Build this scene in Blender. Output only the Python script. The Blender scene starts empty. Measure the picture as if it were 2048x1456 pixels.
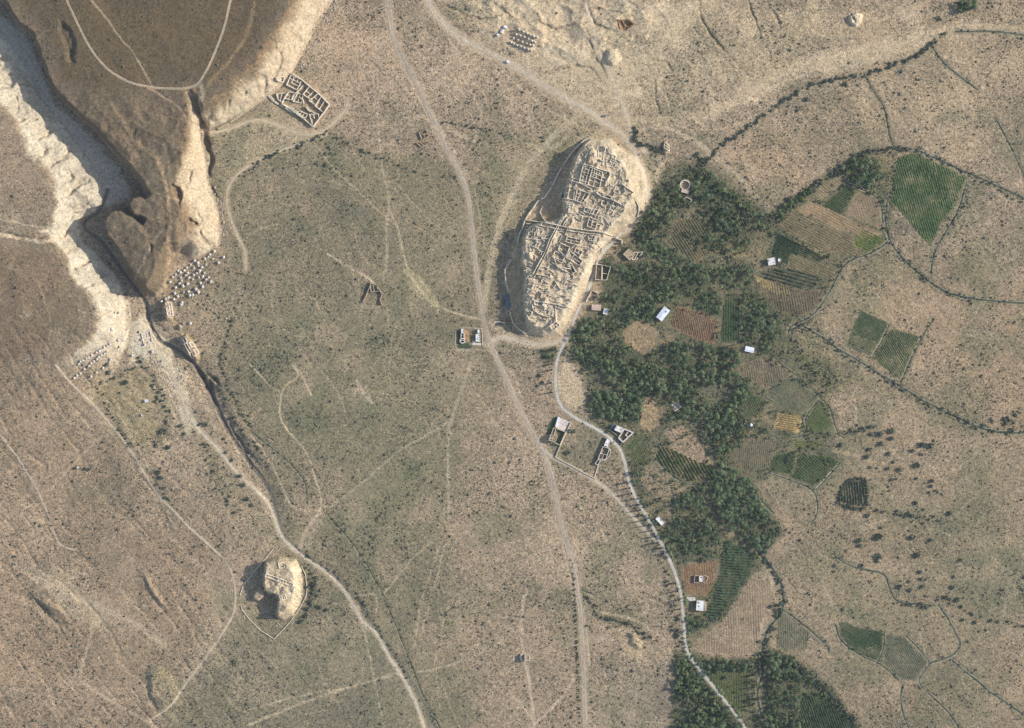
import bpy, math, random
import numpy as np
from mathutils import Vector

# ------------------------------------------------------------------ camera, sky, sun, exposure
sc = bpy.context.scene
COL = sc.collection
S = 0.5                       # metres per map unit
CAMH = 5000.0
cam = bpy.data.cameras.new('camera'); camo = bpy.data.objects.new('camera', cam); COL.objects.link(camo)
camo.location = (0, 0, CAMH); camo.rotation_euler = (0, 0, 0)
cam.sensor_width = 36.0; cam.lens = 36.0 * CAMH / (2048 * S)
cam.clip_start = 50; cam.clip_end = 30000
sc.camera = camo
SUN_EL = math.radians(31); SUN_AZ = math.radians(11)      # towards the east, a little north
wd = bpy.data.worlds.new("World"); sc.world = wd; wd.use_nodes = True
wn = wd.node_tree; bg = wn.nodes['Background']
sky = wn.nodes.new('ShaderNodeTexSky'); sky.sky_type = 'NISHITA'; sky.sun_disc = False
sky.sun_elevation = SUN_EL; sky.sun_rotation = math.pi/2 - SUN_AZ
wn.links.new(sky.outputs[0], bg.inputs[0]); bg.inputs[1].default_value = 0.15
sl = bpy.data.lights.new('sun', 'SUN'); sl.energy = 4.0; sl.angle = math.radians(0.5); sl.color = (1.0, 0.96, 0.90)
so = bpy.data.objects.new('sun', sl); COL.objects.link(so); so.location = (500, 100, 400)
d = Vector((-math.cos(SUN_AZ)*math.cos(SUN_EL), -math.sin(SUN_AZ)*math.cos(SUN_EL), -math.sin(SUN_EL)))
so.rotation_euler = d.to_track_quat('-Z', 'Y').to_euler()
sc.view_settings.view_transform = 'Standard'; sc.view_settings.look = 'None'
sc.view_settings.exposure = 0.25; sc.view_settings.gamma = 1.0
sc.cycles.max_bounces = 4; sc.cycles.diffuse_bounces = 2

rng = np.random.default_rng(7); random.seed(7)
KILL = 0.92                   # sunlit flat ground radiance per unit albedo (converts seen colours to albedo)

def lin(c):
    c = np.asarray(c, float) / 255.0
    return np.where(c <= 0.04045, c/12.92, ((c+0.055)/1.055)**2.4)
def alb(c): return lin(c) / KILL

def W(px, py): return ((px-1024)*S, (728-py)*S)

# ------------------------------------------------------------------ numeric helpers
def _hash(ix, iy, seed):
    n = (ix.astype(np.int64)*374761393 + iy.astype(np.int64)*668265263 + seed*1442695041) & 0x7fffffff
    n = ((n ^ (n >> 13)) * 1274126177) & 0x7fffffff
    return ((n ^ (n >> 16)) & 0xffff) / 65535.0
def vn(x, y, sc_, seed):
    x = x/sc_; y = y/sc_
    ix = np.floor(x); iy = np.floor(y); fx = x-ix; fy = y-iy
    fx = fx*fx*(3-2*fx); fy = fy*fy*(3-2*fy)
    a = _hash(ix, iy, seed); b = _hash(ix+1, iy, seed); c = _hash(ix, iy+1, seed); d_ = _hash(ix+1, iy+1, seed)
    return (a+(b-a)*fx)*(1-fy) + (c+(d_-c)*fx)*fy
def fbm(x, y, sc_, seed, oct_=4, gain=0.5):
    s = 0; a = 1.0; t = 0
    for k in range(oct_):
        s = s + a*(vn(x+k*17.3, y-k*9.1, sc_/(2**k), seed+k*13)*2-1); t += a; a *= gain
    return s/t
def ridged(x, y, sc_, seed, oct_=3):
    s = 0; a = 1.0; t = 0
    for k in range(oct_):
        s = s + a*(1-np.abs(vn(x, y, sc_/(2**k), seed+k*7)*2-1)); t += a; a *= 0.5
    return s/t

# grid of the ground (map units = photo pixels of the big picture, 0.5 m)
inner = np.arange(-60, 2048+60.1, 1.8)
innery = np.arange(-60, 1456+60.1, 1.8)
outer = np.array([20, 50, 100, 180, 300, 500, 900, 1600, 3000, 6000, 12000.])
gx = np.concatenate([-60-outer[::-1], inner, inner[-1]+outer])
gy = np.concatenate([-60-outer[::-1], innery, innery[-1]+outer])
NX, NY = len(gx), len(gy)
PX, PY = np.meshgrid(gx, gy)
WX = PX + 7*fbm(PX, PY, 40, 1, 3) + 2.5*fbm(PX, PY, 9, 2, 2)
WY = PY + 7*fbm(PX, PY, 40, 3, 3) + 2.5*fbm(PX, PY, 9, 4, 2)
SX = PX + 2.0*fbm(PX, PY, 14, 5, 2); SY = PY + 2.0*fbm(PX, PY, 14, 6, 2)

def win(x0, y0, x1, y1):
    i0, i1 = np.searchsorted(gx, [x0, x1]); j0, j1 = np.searchsorted(gy, [y0, y1])
    return slice(max(j0-1, 0), min(j1+1, NY)), slice(max(i0-1, 0), min(i1+1, NX))
def seg_d(X, Y, a, b):
    ax, ay = a; bx, by = b; dx, dy = bx-ax, by-ay; L = dx*dx+dy*dy+1e-9
    t = np.clip(((X-ax)*dx+(Y-ay)*dy)/L, 0, 1)
    return np.hypot(X-ax-t*dx, Y-ay-t*dy)
def inpoly(X, Y, P):
    c = np.zeros(X.shape, bool); n = len(P)
    for i in range(n):
        x0, y0 = P[i]; x1, y1 = P[(i+1) % n]
        if y0 == y1: continue
        c ^= ((Y < y0) != (Y < y1)) & (X < (x1-x0)*(Y-y0)/(y1-y0)+x0)
    return c
def sdpoly(P, pad, X=None, Y=None):
    """signed distance (positive inside) in a window; returns window, sd"""
    xs = [p[0] for p in P]; ys = [p[1] for p in P]
    w = win(min(xs)-pad-12, min(ys)-pad-12, max(xs)+pad+12, max(ys)+pad+12)
    X = (WX if X is None else X)[w]; Y = (WY if Y is None else Y)[w]
    dd = np.full(X.shape, 1e9)
    for i in range(len(P)): dd = np.minimum(dd, seg_d(X, Y, P[i], P[(i+1) % len(P)]))
    return w, np.where(inpoly(X, Y, P), dd, -dd)
def sm(a, b, x):
    t = np.clip((x-a)/(b-a), 0, 1); return t*t*(3-2*t)

def smooth(P, n=3):
    P = [tuple(p) for p in P]
    for _ in range(n):
        Q = [P[0]]
        for a, b in zip(P[:-1], P[1:]):
            Q += [(a[0]*.75+b[0]*.25, a[1]*.75+b[1]*.25), (a[0]*.25+b[0]*.75, a[1]*.25+b[1]*.75)]
        Q.append(P[-1]); P = Q
    return P
def pl_dist(P, pad, X=None, Y=None):
    xs = [p[0] for p in P]; ys = [p[1] for p in P]
    w = win(min(xs)-pad, min(ys)-pad, max(xs)+pad, max(ys)+pad)
    X_ = (SX if X is None else X)[w]; Y_ = (SY if Y is None else Y)[w]
    dd = np.full(X_.shape, 1e9)
    for a, b in zip(P[:-1], P[1:]):
        x0, x1 = sorted((a[0], b[0])); y0, y1 = sorted((a[1], b[1]))
        i0, i1 = np.searchsorted(gx[w[1]], [x0-pad, x1+pad]); j0, j1 = np.searchsorted(gy[w[0]], [y0-pad, y1+pad])
        s = (slice(j0, j1), slice(i0, i1))
        dd[s] = np.minimum(dd[s], seg_d(X_[s], Y_[s], a, b))
    return w, dd

# ------------------------------------------------------------------ map data
ROAD_MAIN = [(775,-60),(777,10),(784,70),(800,110),(828,160),(850,205),(866,240),(885,285),(908,325),(928,362),(938,400),(944,470),(953,550),(963,610),(968,650),(985,700),(1012,757),(1035,810),(1060,860),(1080,893),(1097,930),(1108,975),(1120,1040),(1134,1092),(1150,1150),(1160,1220),(1165,1300),(1168,1380),(1172,1520)]
ROAD_OASIS = [(1243,466),(1222,487),(1204,507),(1194,527),(1186,552),(1178,580),(1160,612),(1148,640),(1135,672),(1124,695),(1113,722),(1110,760),(1114,795),(1126,820),(1160,841),(1205,864),(1230,884),(1244,905),(1253,940),(1258,968),(1275,1003),(1298,1040),(1318,1078),(1330,1100),(1348,1140),(1358,1170),(1364,1205),(1368,1250),(1370,1290),(1378,1312),(1400,1340),(1430,1378),(1462,1416),(1500,1470),(1530,1520)]
ROAD_NORTH = [(835,-60),(860,15),(885,45),(915,72),(960,95),(1010,122),(1050,146),(1110,182),(1170,218),(1205,240),(1240,265),(1262,290),(1280,325),(1293,365),(1298,392),(1285,425),(1262,452),(1243,466)]
WASH = [(1168,-60),(1172,0),(1183,50),(1196,95),(1213,130),(1228,165),(1243,200),(1254,230),(1262,262),(1276,285),(1292,305)]
STREAM = [(216,380),(200,424),(172,438),(166,452),(178,464),(200,476),(226,512),(250,548),(276,580),(292,608),(297,640),(307,664),(320,684),(340,690),(366,706),(392,732),(408,760),(424,792),(440,832),(470,884),(502,930),(530,966),(548,1000),(558,1040),(566,1068),(592,1096),(630,1122),(680,1160),(714,1200),(742,1240),(776,1290),(812,1344),(840,1390),(872,1456),(890,1520)]
STREAM_TRACK = [(258,650),(285,640),(298,665),(318,705),(342,745),(362,790),(385,850),(430,890),(470,940),(505,975),(535,1000),(552,1045),(563,1078),(597,1104),(612,1118),(650,1142),(690,1180),(710,1218),(728,1250),(752,1262),(775,1310),(800,1345),(830,1400),(850,1456),(862,1520)]
PLATEAU_TRACK = [(128,-60),(136,0),(160,50),(185,100),(215,140),(255,165),(290,176),(340,181),(378,181),(402,172),(420,140),(440,95),(455,50),(466,0),(474,-60)]
VILLAGE_TRACK = [(672,-20),(660,10),(622,68),(584,143),(556,178),(512,208),(460,246),(428,262),(408,262)]
VILLAGE_TRACK2 = [(408,262),(430,266),(470,254),(512,236),(560,252),(600,270),(640,268),(668,246),(690,222),(697,200)]
RIVERSIDE = [(655,268),(620,280),(565,300),(520,318),(486,338),(462,362),(452,388),(458,430),(474,470),(490,500),(492,540)]
WEST_TRACK = [(115,728),(140,764),(190,812),(222,850),(262,902),(285,940),(310,985),(345,1020),(385,1062),(420,1092),(450,1118),(466,1150),(472,1190),(470,1225),(440,1275),(400,1330),(366,1375),(345,1410),(300,1440)]
WEST_TRACK2 = [(-60,800),(0,868),(28,905),(55,945),(78,985),(95,1030),(112,1075),(120,1092),(150,1100)]
CITADEL_RING = [(975,690),(1000,672),(1030,680),(1070,690),(1105,686),(1128,680)]
FARM_TRACK = [(1078,892),(1095,908),(1125,925),(1165,945),(1200,966),(1228,990),(1252,1018),(1280,1050),(1310,1080)]
LINES = [   # faint tracks and paths painted into the soil: points, half width, colour, strength
 ([(1222,184),(1180,150),(1130,120),(1090,112)],2.4,(190,170,142),.7),
 ([(1205,236),(1240,200),(1262,150),(1250,100)],2,(190,170,142),.6),
 ([(1340,70),(1370,110),(1400,160),(1440,200)],2,(186,166,138),.6),
 ([(1262,268),(1300,250),(1360,248),(1420,262),(1480,250),(1560,200),(1640,170)],2,(188,168,140),.6),
 ([(1290,110),(1300,150),(1330,170),(1340,230)],2,(186,166,138),.5),
 ([(960,95),(1000,140),(1060,190),(1110,228),(1160,250)],2.4,(184,164,136),.6),
 ([(775,20),(790,80),(812,140),(842,200),(858,240)],1.6,(190,170,144),.6),
 ([(990,700),(1016,755),(1040,808),(1066,858),(1104,930)],1.6,(188,168,142),.6),
 ([(1125,1092),(1142,1150),(1150,1220),(1154,1300),(1158,1400),(1162,1470)],1.4,(184,164,138),.7),
 ([(1374,20),(1352,60),(1310,100),(1285,130),(1250,160),(1222,184),(1198,205),(1165,228),(1115,262),(1080,300),(1045,345),(1018,405),(998,450),(984,510),(975,560),(968,620)],8,(178,162,136),.85),
 ([(1060,290),(1090,300),(1120,290),(1160,240),(1205,236)],5,(170,156,128),.6),
 ([(1205,238),(1260,238),(1330,240),(1385,236),(1440,216),(1490,190),(1536,155),(1600,132),(1660,122),(1720,108),(1780,98),(1830,80),(1880,62),(1940,52),(2100,60)],11,(180,160,132),.7),
 ([(1262,262),(1330,252),(1380,275),(1430,310),(1470,345),(1500,380)],5,(182,165,140),.7),
 ([(1430,305),(1480,325),(1540,345),(1590,360)],2,(180,160,135),.6),
 ([(410,262),(398,232),(388,200),(380,186)],4,(180,160,136),.8),
 ([(405,172),(412,190),(405,205)],6,(180,160,136),.7),
 ([(512,10),(500,70),(470,120),(430,160),(415,185)],4,(150,128,98),.6),
 ([(183,0),(222,45),(250,85),(280,120),(300,160),(312,180)],1.6,(170,150,125),.6),
 ([(230,210),(250,245),(275,280),(310,310),(330,340),(342,400),(345,440),(340,520),(332,560),(334,600),(345,650),(395,690),(395,728)],5,(172,148,114),.6),
 ([(300,180),(340,200),(370,225),(385,250)],2,(185,160,135),.6),
 ([(762,80),(755,160),(757,250),(764,320),(772,364),(780,410),(772,450),(776,500),(768,560)],2.6,(176,160,136),.65),
 ([(752,80),(748,160),(750,220)],1.6,(176,160,136),.5),
 ([(778,420),(795,450),(806,510),(826,560),(850,595),(878,614),(920,630),(966,640)],2.2,(184,168,138),.8),
 ([(815,540),(840,560),(858,590),(876,612)],8,(172,158,124),.85),
 ([(640,300),(660,330),(700,365),(745,410),(780,440)],2.2,(182,160,134),.7),
 ([(655,508),(690,528),(722,548),(748,566)],1.5,(196,178,152),.9),
 ([(895,60),(905,100),(925,150),(948,190),(965,230),(960,260),(940,300)],1.6,(176,158,134),.6),
 ([(830,235),(860,232),(892,240),(900,260),(935,275)],6,(188,168,142),.6),
 ([(868,242),(885,270),(915,320),(932,350)],9,(186,168,142),.55),
 ([(946,715),(930,760),(912,815),(900,850),(896,900),(898,1010),(900,1040)],3,(172,156,134),.75),
 ([(895,846),(850,872),(790,905),(745,950),(700,985),(660,1015)],2.4,(172,156,134),.7),
 ([(584,728),(600,752),(575,768),(562,785),(558,835),(580,868),(612,900),(630,950),(643,1000),(640,1020)],1.5,(184,166,138),.8),
 ([(588,728),(606,752),(622,790)],1.5,(184,166,138),.8),
 ([(500,728),(535,765),(562,784)],1.5,(180,162,136),.6),
 ([(690,820),(670,770),(640,740)],1.5,(180,162,136),.4),
 ([(715,760),(730,790),(745,805)],4,(190,170,146),.6),
 ([(640,1020),(620,1050),(605,1080),(598,1104)],4.5,(186,166,142),.85),
 ([(500,870),(530,905),(560,960),(580,1010),(600,1020),(640,1020)],1.6,(184,164,138),.7),
 ([(870,1080),(830,1110),(790,1160),(765,1190)],1.8,(180,162,138),.6),
 ([(880,1092),(860,1150),(840,1210),(830,1290)],1.8,(178,160,136),.6),
 ([(890,1092),(870,1170),(845,1260)],1.6,(178,160,136),.5),
 ([(500,1448),(545,1430),(590,1412),(630,1396),(680,1380),(740,1362),(800,1346)],2.4,(186,168,142),.85),
 ([(500,1420),(560,1400),(620,1388),(690,1376)],1.4,(180,162,138),.6),
 ([(1024,1270),(980,1298),(930,1320),(880,1335),(830,1345)],1.6,(178,160,138),.6),
 ([(715,1200),(735,1290),(750,1360),(760,1420),(770,1456)],1.8,(180,162,138),.7),
 ([(720,1190),(757,1188),(752,1230)],1.8,(184,164,140),.6),
 ([(1054,1180),(1044,1215),(1042,1260),(1048,1310),(1056,1350),(1066,1400),(1070,1500)],3.4,(192,172,150),.75),
 ([(1148,1360),(1120,1400),(1090,1430),(1070,1448)],2.2,(190,170,148),.8),
 ([(1024,1390),(1050,1415),(1066,1445)],1.6,(186,168,146),.7),
 ([(1155,1092),(1150,1120),(1160,1180),(1172,1250),(1180,1330)],1.4,(184,166,146),.7),
 ([(1190,1215),(1215,1228),(1260,1235),(1290,1250),(1330,1280)],3,(186,166,140),.6),
 ([(1240,1195),(1235,1180)],1.4,(186,166,146),.7),
 ([(985,645),(1000,660),(1030,676),(1070,688)],7,(184,166,140),.6),
 ([(980,700),(1000,720),(1030,750),(1046,800)],3,(184,166,142),.6),
 ([(915,700),(935,702),(975,700)],2,(190,172,148),.7),
 ([(0,470),(50,478),(100,486),(140,474),(158,462)],4,(196,180,154),.8),
 ([(0,440),(60,450),(110,458),(150,462)],2.5,(190,172,146),.6),
 ([(256,600),(262,640),(256,670),(244,688)],2,(205,192,170),.9),
 ([(100,700),(110,650),(95,600),(80,560)],2.5,(172,150,118),.45),
 ([(40,1010),(60,1015),(80,1005)],1.6,(190,172,146),.6),
 ([(300,940),(270,880),(225,810),(190,770)],2,(180,164,134),.7),
 ([(292,935),(330,905),(372,885),(395,872)],2.4,(176,160,136),.7),
 ([(292,935),(270,960),(250,985)],2,(180,160,134),.7),
 ([(100,985),(135,940),(190,885),(206,872)],2,(180,162,136),.6),
 ([(30,1130),(90,1165),(140,1185),(190,1210),(250,1235),(290,1260),(330,1290)],7,(182,164,138),.55),
 ([(240,1180),(280,1220),(305,1250),(320,1270)],1.8,(186,168,142),.7),
 ([(190,1240),(180,1280),(168,1320),(160,1350)],4,(178,158,134),.75),
 ([(165,1365),(210,1395),(260,1425),(310,1450),(330,1470)],3,(184,164,140),.75),
 ([(380,1070),(350,1055),(335,1050)],2,(180,160,136),.5),
 ([(0,1180),(40,1195),(90,1230),(120,1260)],5,(150,135,120),.5),
 ([(0,1380),(60,1378),(110,1420),(120,1456)],3,(170,152,132),.6),
 ([(1440,0),(1490,60),(1530,110),(1560,160)],2,(176,158,132),.5),
 ([(1660,0),(1640,30),(1600,80),(1560,130)],4,(178,158,132),.5),
 ([(1678,20),(1690,80),(1698,150)],2,(150,136,116),.6),
 ([(1610,120),(1617,160)],1.6,(160,140,120),.5),
 ([(1660,240),(1630,215),(1600,190)],1.6,(178,160,136),.5),
 ([(1740,1120),(1700,1140),(1640,1110)],1.6,(176,158,134),.4),
 ([(1545,1150),(1540,1200),(1520,1260),(1512,1310),(1508,1360),(1500,1400)],4,(176,158,136),.8),
 ([(1395,410),(1430,440),(1440,480)],2,(160,140,110),.5),
 ([(1437,528),(1436,545),(1415,560),(1395,575)],2.4,(172,155,124),.8),
 ([(1460,515),(1500,520),(1530,500),(1545,480),(1550,460)],4,(150,136,112),.7),
 ([(1275,480),(1310,500),(1350,515),(1380,525)],3,(80,84,66),.6),
 ([(1860,950),(1900,905),(1960,860),(2000,830)],1.6,(170,152,130),.3),
 ([(1750,925),(1700,905),(1650,903)],3,(184,160,132),.6),
 ([(1900,1040),(1940,1000),(1990,960)],3,(170,152,128),.4),
]
DITCHES = [  # irrigation ditches: points, half width, banks pale?
 ([(1690,364),(1735,383),(1758,396),(1764,420),(1765,445),(1778,472),(1776,484),(1762,494),(1740,508),(1700,520),(1680,540),(1664,575),(1650,600),(1628,628),(1605,642),(1588,648),(1578,656),(1577,668)],2.6),
 ([(1774,405),(1770,450),(1780,485),(1812,525),(1845,552),(1870,572),(1905,590),(1945,598),(2000,602),(2110,612)],3.0),
 ([(1934,362),(1920,415),(1900,450),(1876,488),(1864,520),(1862,548)],2.6),
 ([(1836,302),(1880,318),(1930,345),(1985,366),(2050,398),(2100,420)],3.0),
 ([(1602,650),(1640,672),(1668,692),(1700,712),(1745,740),(1790,764),(1830,792),(1880,820),(1930,842),(1975,862),(2010,866),(2110,864)],3.2),
 ([(1742,716),(1760,690),(1778,650)],1.8),
 ([(1800,768),(1825,710),(1845,670),(1867,636)],1.8),
 ([(1556,724),(1590,750),(1612,770),(1640,795),(1660,815),(1668,845),(1678,872)],1.8),
 ([(1585,750),(1560,765),(1536,780)],1.5),
 ([(1640,796),(1622,820),(1608,840),(1616,858),(1600,875),(1580,876)],2.2),
 ([(1536,946),(1575,958),(1612,970),(1630,984),(1636,1010),(1634,1030),(1622,1048)],2.4),
 ([(1632,980),(1655,955),(1678,926)],2.4),
 ([(1520,1108),(1540,1130),(1562,1162),(1567,1190),(1566,1215),(1552,1240),(1534,1258),(1526,1290),(1524,1320),(1528,1345),(1516,1375),(1514,1400),(1522,1432),(1548,1470)],4.0),
 ([(1568,1220),(1600,1245),(1624,1264),(1656,1290),(1658,1305)],2.2),
 ([(1670,1250),(1682,1285),(1720,1310),(1765,1330),(1800,1362)],2.2),
 ([(1768,1262),(1768,1300),(1753,1328)],1.6),
 ([(1812,1272),(1840,1300),(1862,1326),(1846,1348),(1834,1364),(1870,1398),(1905,1432),(1925,1470)],2.4),
 ([(1904,1320),(1945,1356),(2000,1398),(2060,1438),(2110,1470)],2.8),
 ([(1876,1210),(1898,1240),(1912,1268),(1924,1286),(1912,1308),(1890,1318),(1862,1326)],3.2),
 ([(1668,1112),(1700,1132),(1735,1142),(1770,1146),(1778,1175),(1792,1206),(1830,1208),(1872,1212)],2.2),
 ([(1806,1368),(1800,1400),(1806,1430),(1822,1470)],2.4),
 ([(1728,148),(1748,185),(1768,212),(1774,240),(1780,275),(1790,300)],2.2),
 ([(1862,90),(1885,125),(1910,145),(1956,180)],2.4),
 ([(1990,236),(2015,280),(2040,335),(2070,390)],2.2),
 ([(1910,62),(1960,62),(2020,64),(2110,84)],2.4),
 ([(1460,905),(1450,930),(1470,950),(1480,965)],2),
 ([(1502,966),(1520,1000),(1545,1025)],2),
 ([(1310,905),(1320,930),(1350,955),(1378,968),(1405,972)],2),
 ([(500,862),(545,898),(590,935),(612,965),(614,1008)],1.3),
 ([(655,1030),(700,1080),(735,1130),(765,1190),(800,1270),(822,1330),(850,1400),(880,1456)],1.3),
 ([(1190,1190),(1165,1180)],2),
]
HEDGES = [  # points, half width, density, size
 ([(1905,62),(1870,78),(1858,92),(1838,108),(1800,128),(1745,145),(1700,155),(1650,163),(1600,182),(1560,205),(1530,228),(1490,258),(1455,282),(1425,308),(1410,322)],4,.42,2.0),
 ([(1780,485),(1812,525),(1845,552),(1870,572),(1905,592),(1945,600)],6,.4,1.5),
 ([(1600,650),(1640,672),(1700,716),(1760,748),(1830,795),(1930,845),(1975,864),(2048,862)],6,.5,1.5),
 ([(1836,302),(1880,322),(1930,345),(1985,370),(2048,400)],6,.45,1.3),
 ([(1862,548),(1864,520),(1876,488),(1925,410)],4,.25,1.3),
 ([(2010,850),(2048,820)],6,.4,1.8),
 ([(655,268),(620,282),(565,302),(520,322),(490,350)],5,.5,1.6),
 ([(655,266),(700,290),(770,320),(800,335),(850,352),(915,355)],4,.35,1.2),
 ([(880,242),(930,250),(980,262),(1024,272)],3,.4,1.2),
 ([(465,640),(450,690),(440,735),(462,780),(480,820),(505,860)],4.5,.6,1.4),
 ([(280,715),(300,745),(318,790),(335,830),(332,860),(315,890)],9,.55,1.7),
 ([(205,768),(235,750),(270,735)],2,.5,1.1),
 ([(185,770),(210,800),(240,860),(262,895)],5,.35,1.2),
 ([(300,940),(318,970),(345,1010)],5,.35,1.4),
 ([(395,870),(420,900),(425,960),(460,1010),(475,1030)],9,.4,1.5),
 ([(400,720),(420,750),(445,790),(462,830),(500,880),(540,930)],7,.35,1.5),
 ([(1268,255),(1272,285),(1290,292),(1320,300)],5,.8,2.4),
 ([(1395,310),(1405,330),(1415,318)],5,.7,2.2),
 ([(1540,432),(1570,412),(1600,392),(1625,375),(1655,355),(1680,340)],8,.7,2.4),
 ([(1675,345),(1720,305),(1760,300),(1800,298),(1840,300)],6,.7,2.0),
 ([(1788,310),(1790,350),(1784,400)],3,.6,1.5),
 ([(1535,945),(1570,925),(1610,890),(1645,905),(1650,930)],5,.4,1.6),
 ([(1676,1005),(1690,960),(1735,955),(1735,1010),(1718,1022),(1676,1006)],3,1.0,1.7),
 ([(1640,870),(1700,865),(1740,855),(1760,850)],4,.35,1.8),
 ([(1545,1210),(1560,1240),(1545,1255),(1530,1290),(1522,1340),(1535,1380)],7,.6,2.0),
 ([(1580,1320),(1620,1352),(1665,1395),(1715,1450)],8,.9,2.2),
 ([(1520,1110),(1550,1145),(1566,1190),(1560,1230)],5,.6,2.0),
 ([(1190,1230),(1230,1242),(1270,1250),(1300,1280)],5,.7,1.5),
 ([(1142,1120),(1150,1180),(1152,1260),(1156,1340),(1160,1456)],2.5,.6,1.2),
 ([(1168,1180),(1175,1200),(1200,1220)],4,.6,1.5),
 ([(1330,1150),(1345,1200),(1352,1250),(1358,1300)],8,.35,1.8),
 ([(1850,1190),(1890,1200),(1930,1215),(1960,1240),(2048,1250)],6,.3,1.8),
 ([(1740,1020),(1780,1025),(1830,1035),(1900,1040)],7,.35,1.7),
 ([(1800,1210),(1860,1212)],5,.5,1.6),
 ([(1560,1060),(1540,1090),(1522,1110)],4,.6,2),
 ([(598,1100),(650,1135),(700,1170),(730,1215),(770,1280),(815,1350)],4,.4,1.2),
 ([(610,1130),(620,1160),(628,1200),(610,1240)],10,.35,1.9),
 ([(1445,500),(1465,470),(1425,440),(1395,420)],4,.5,2),
]
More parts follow.
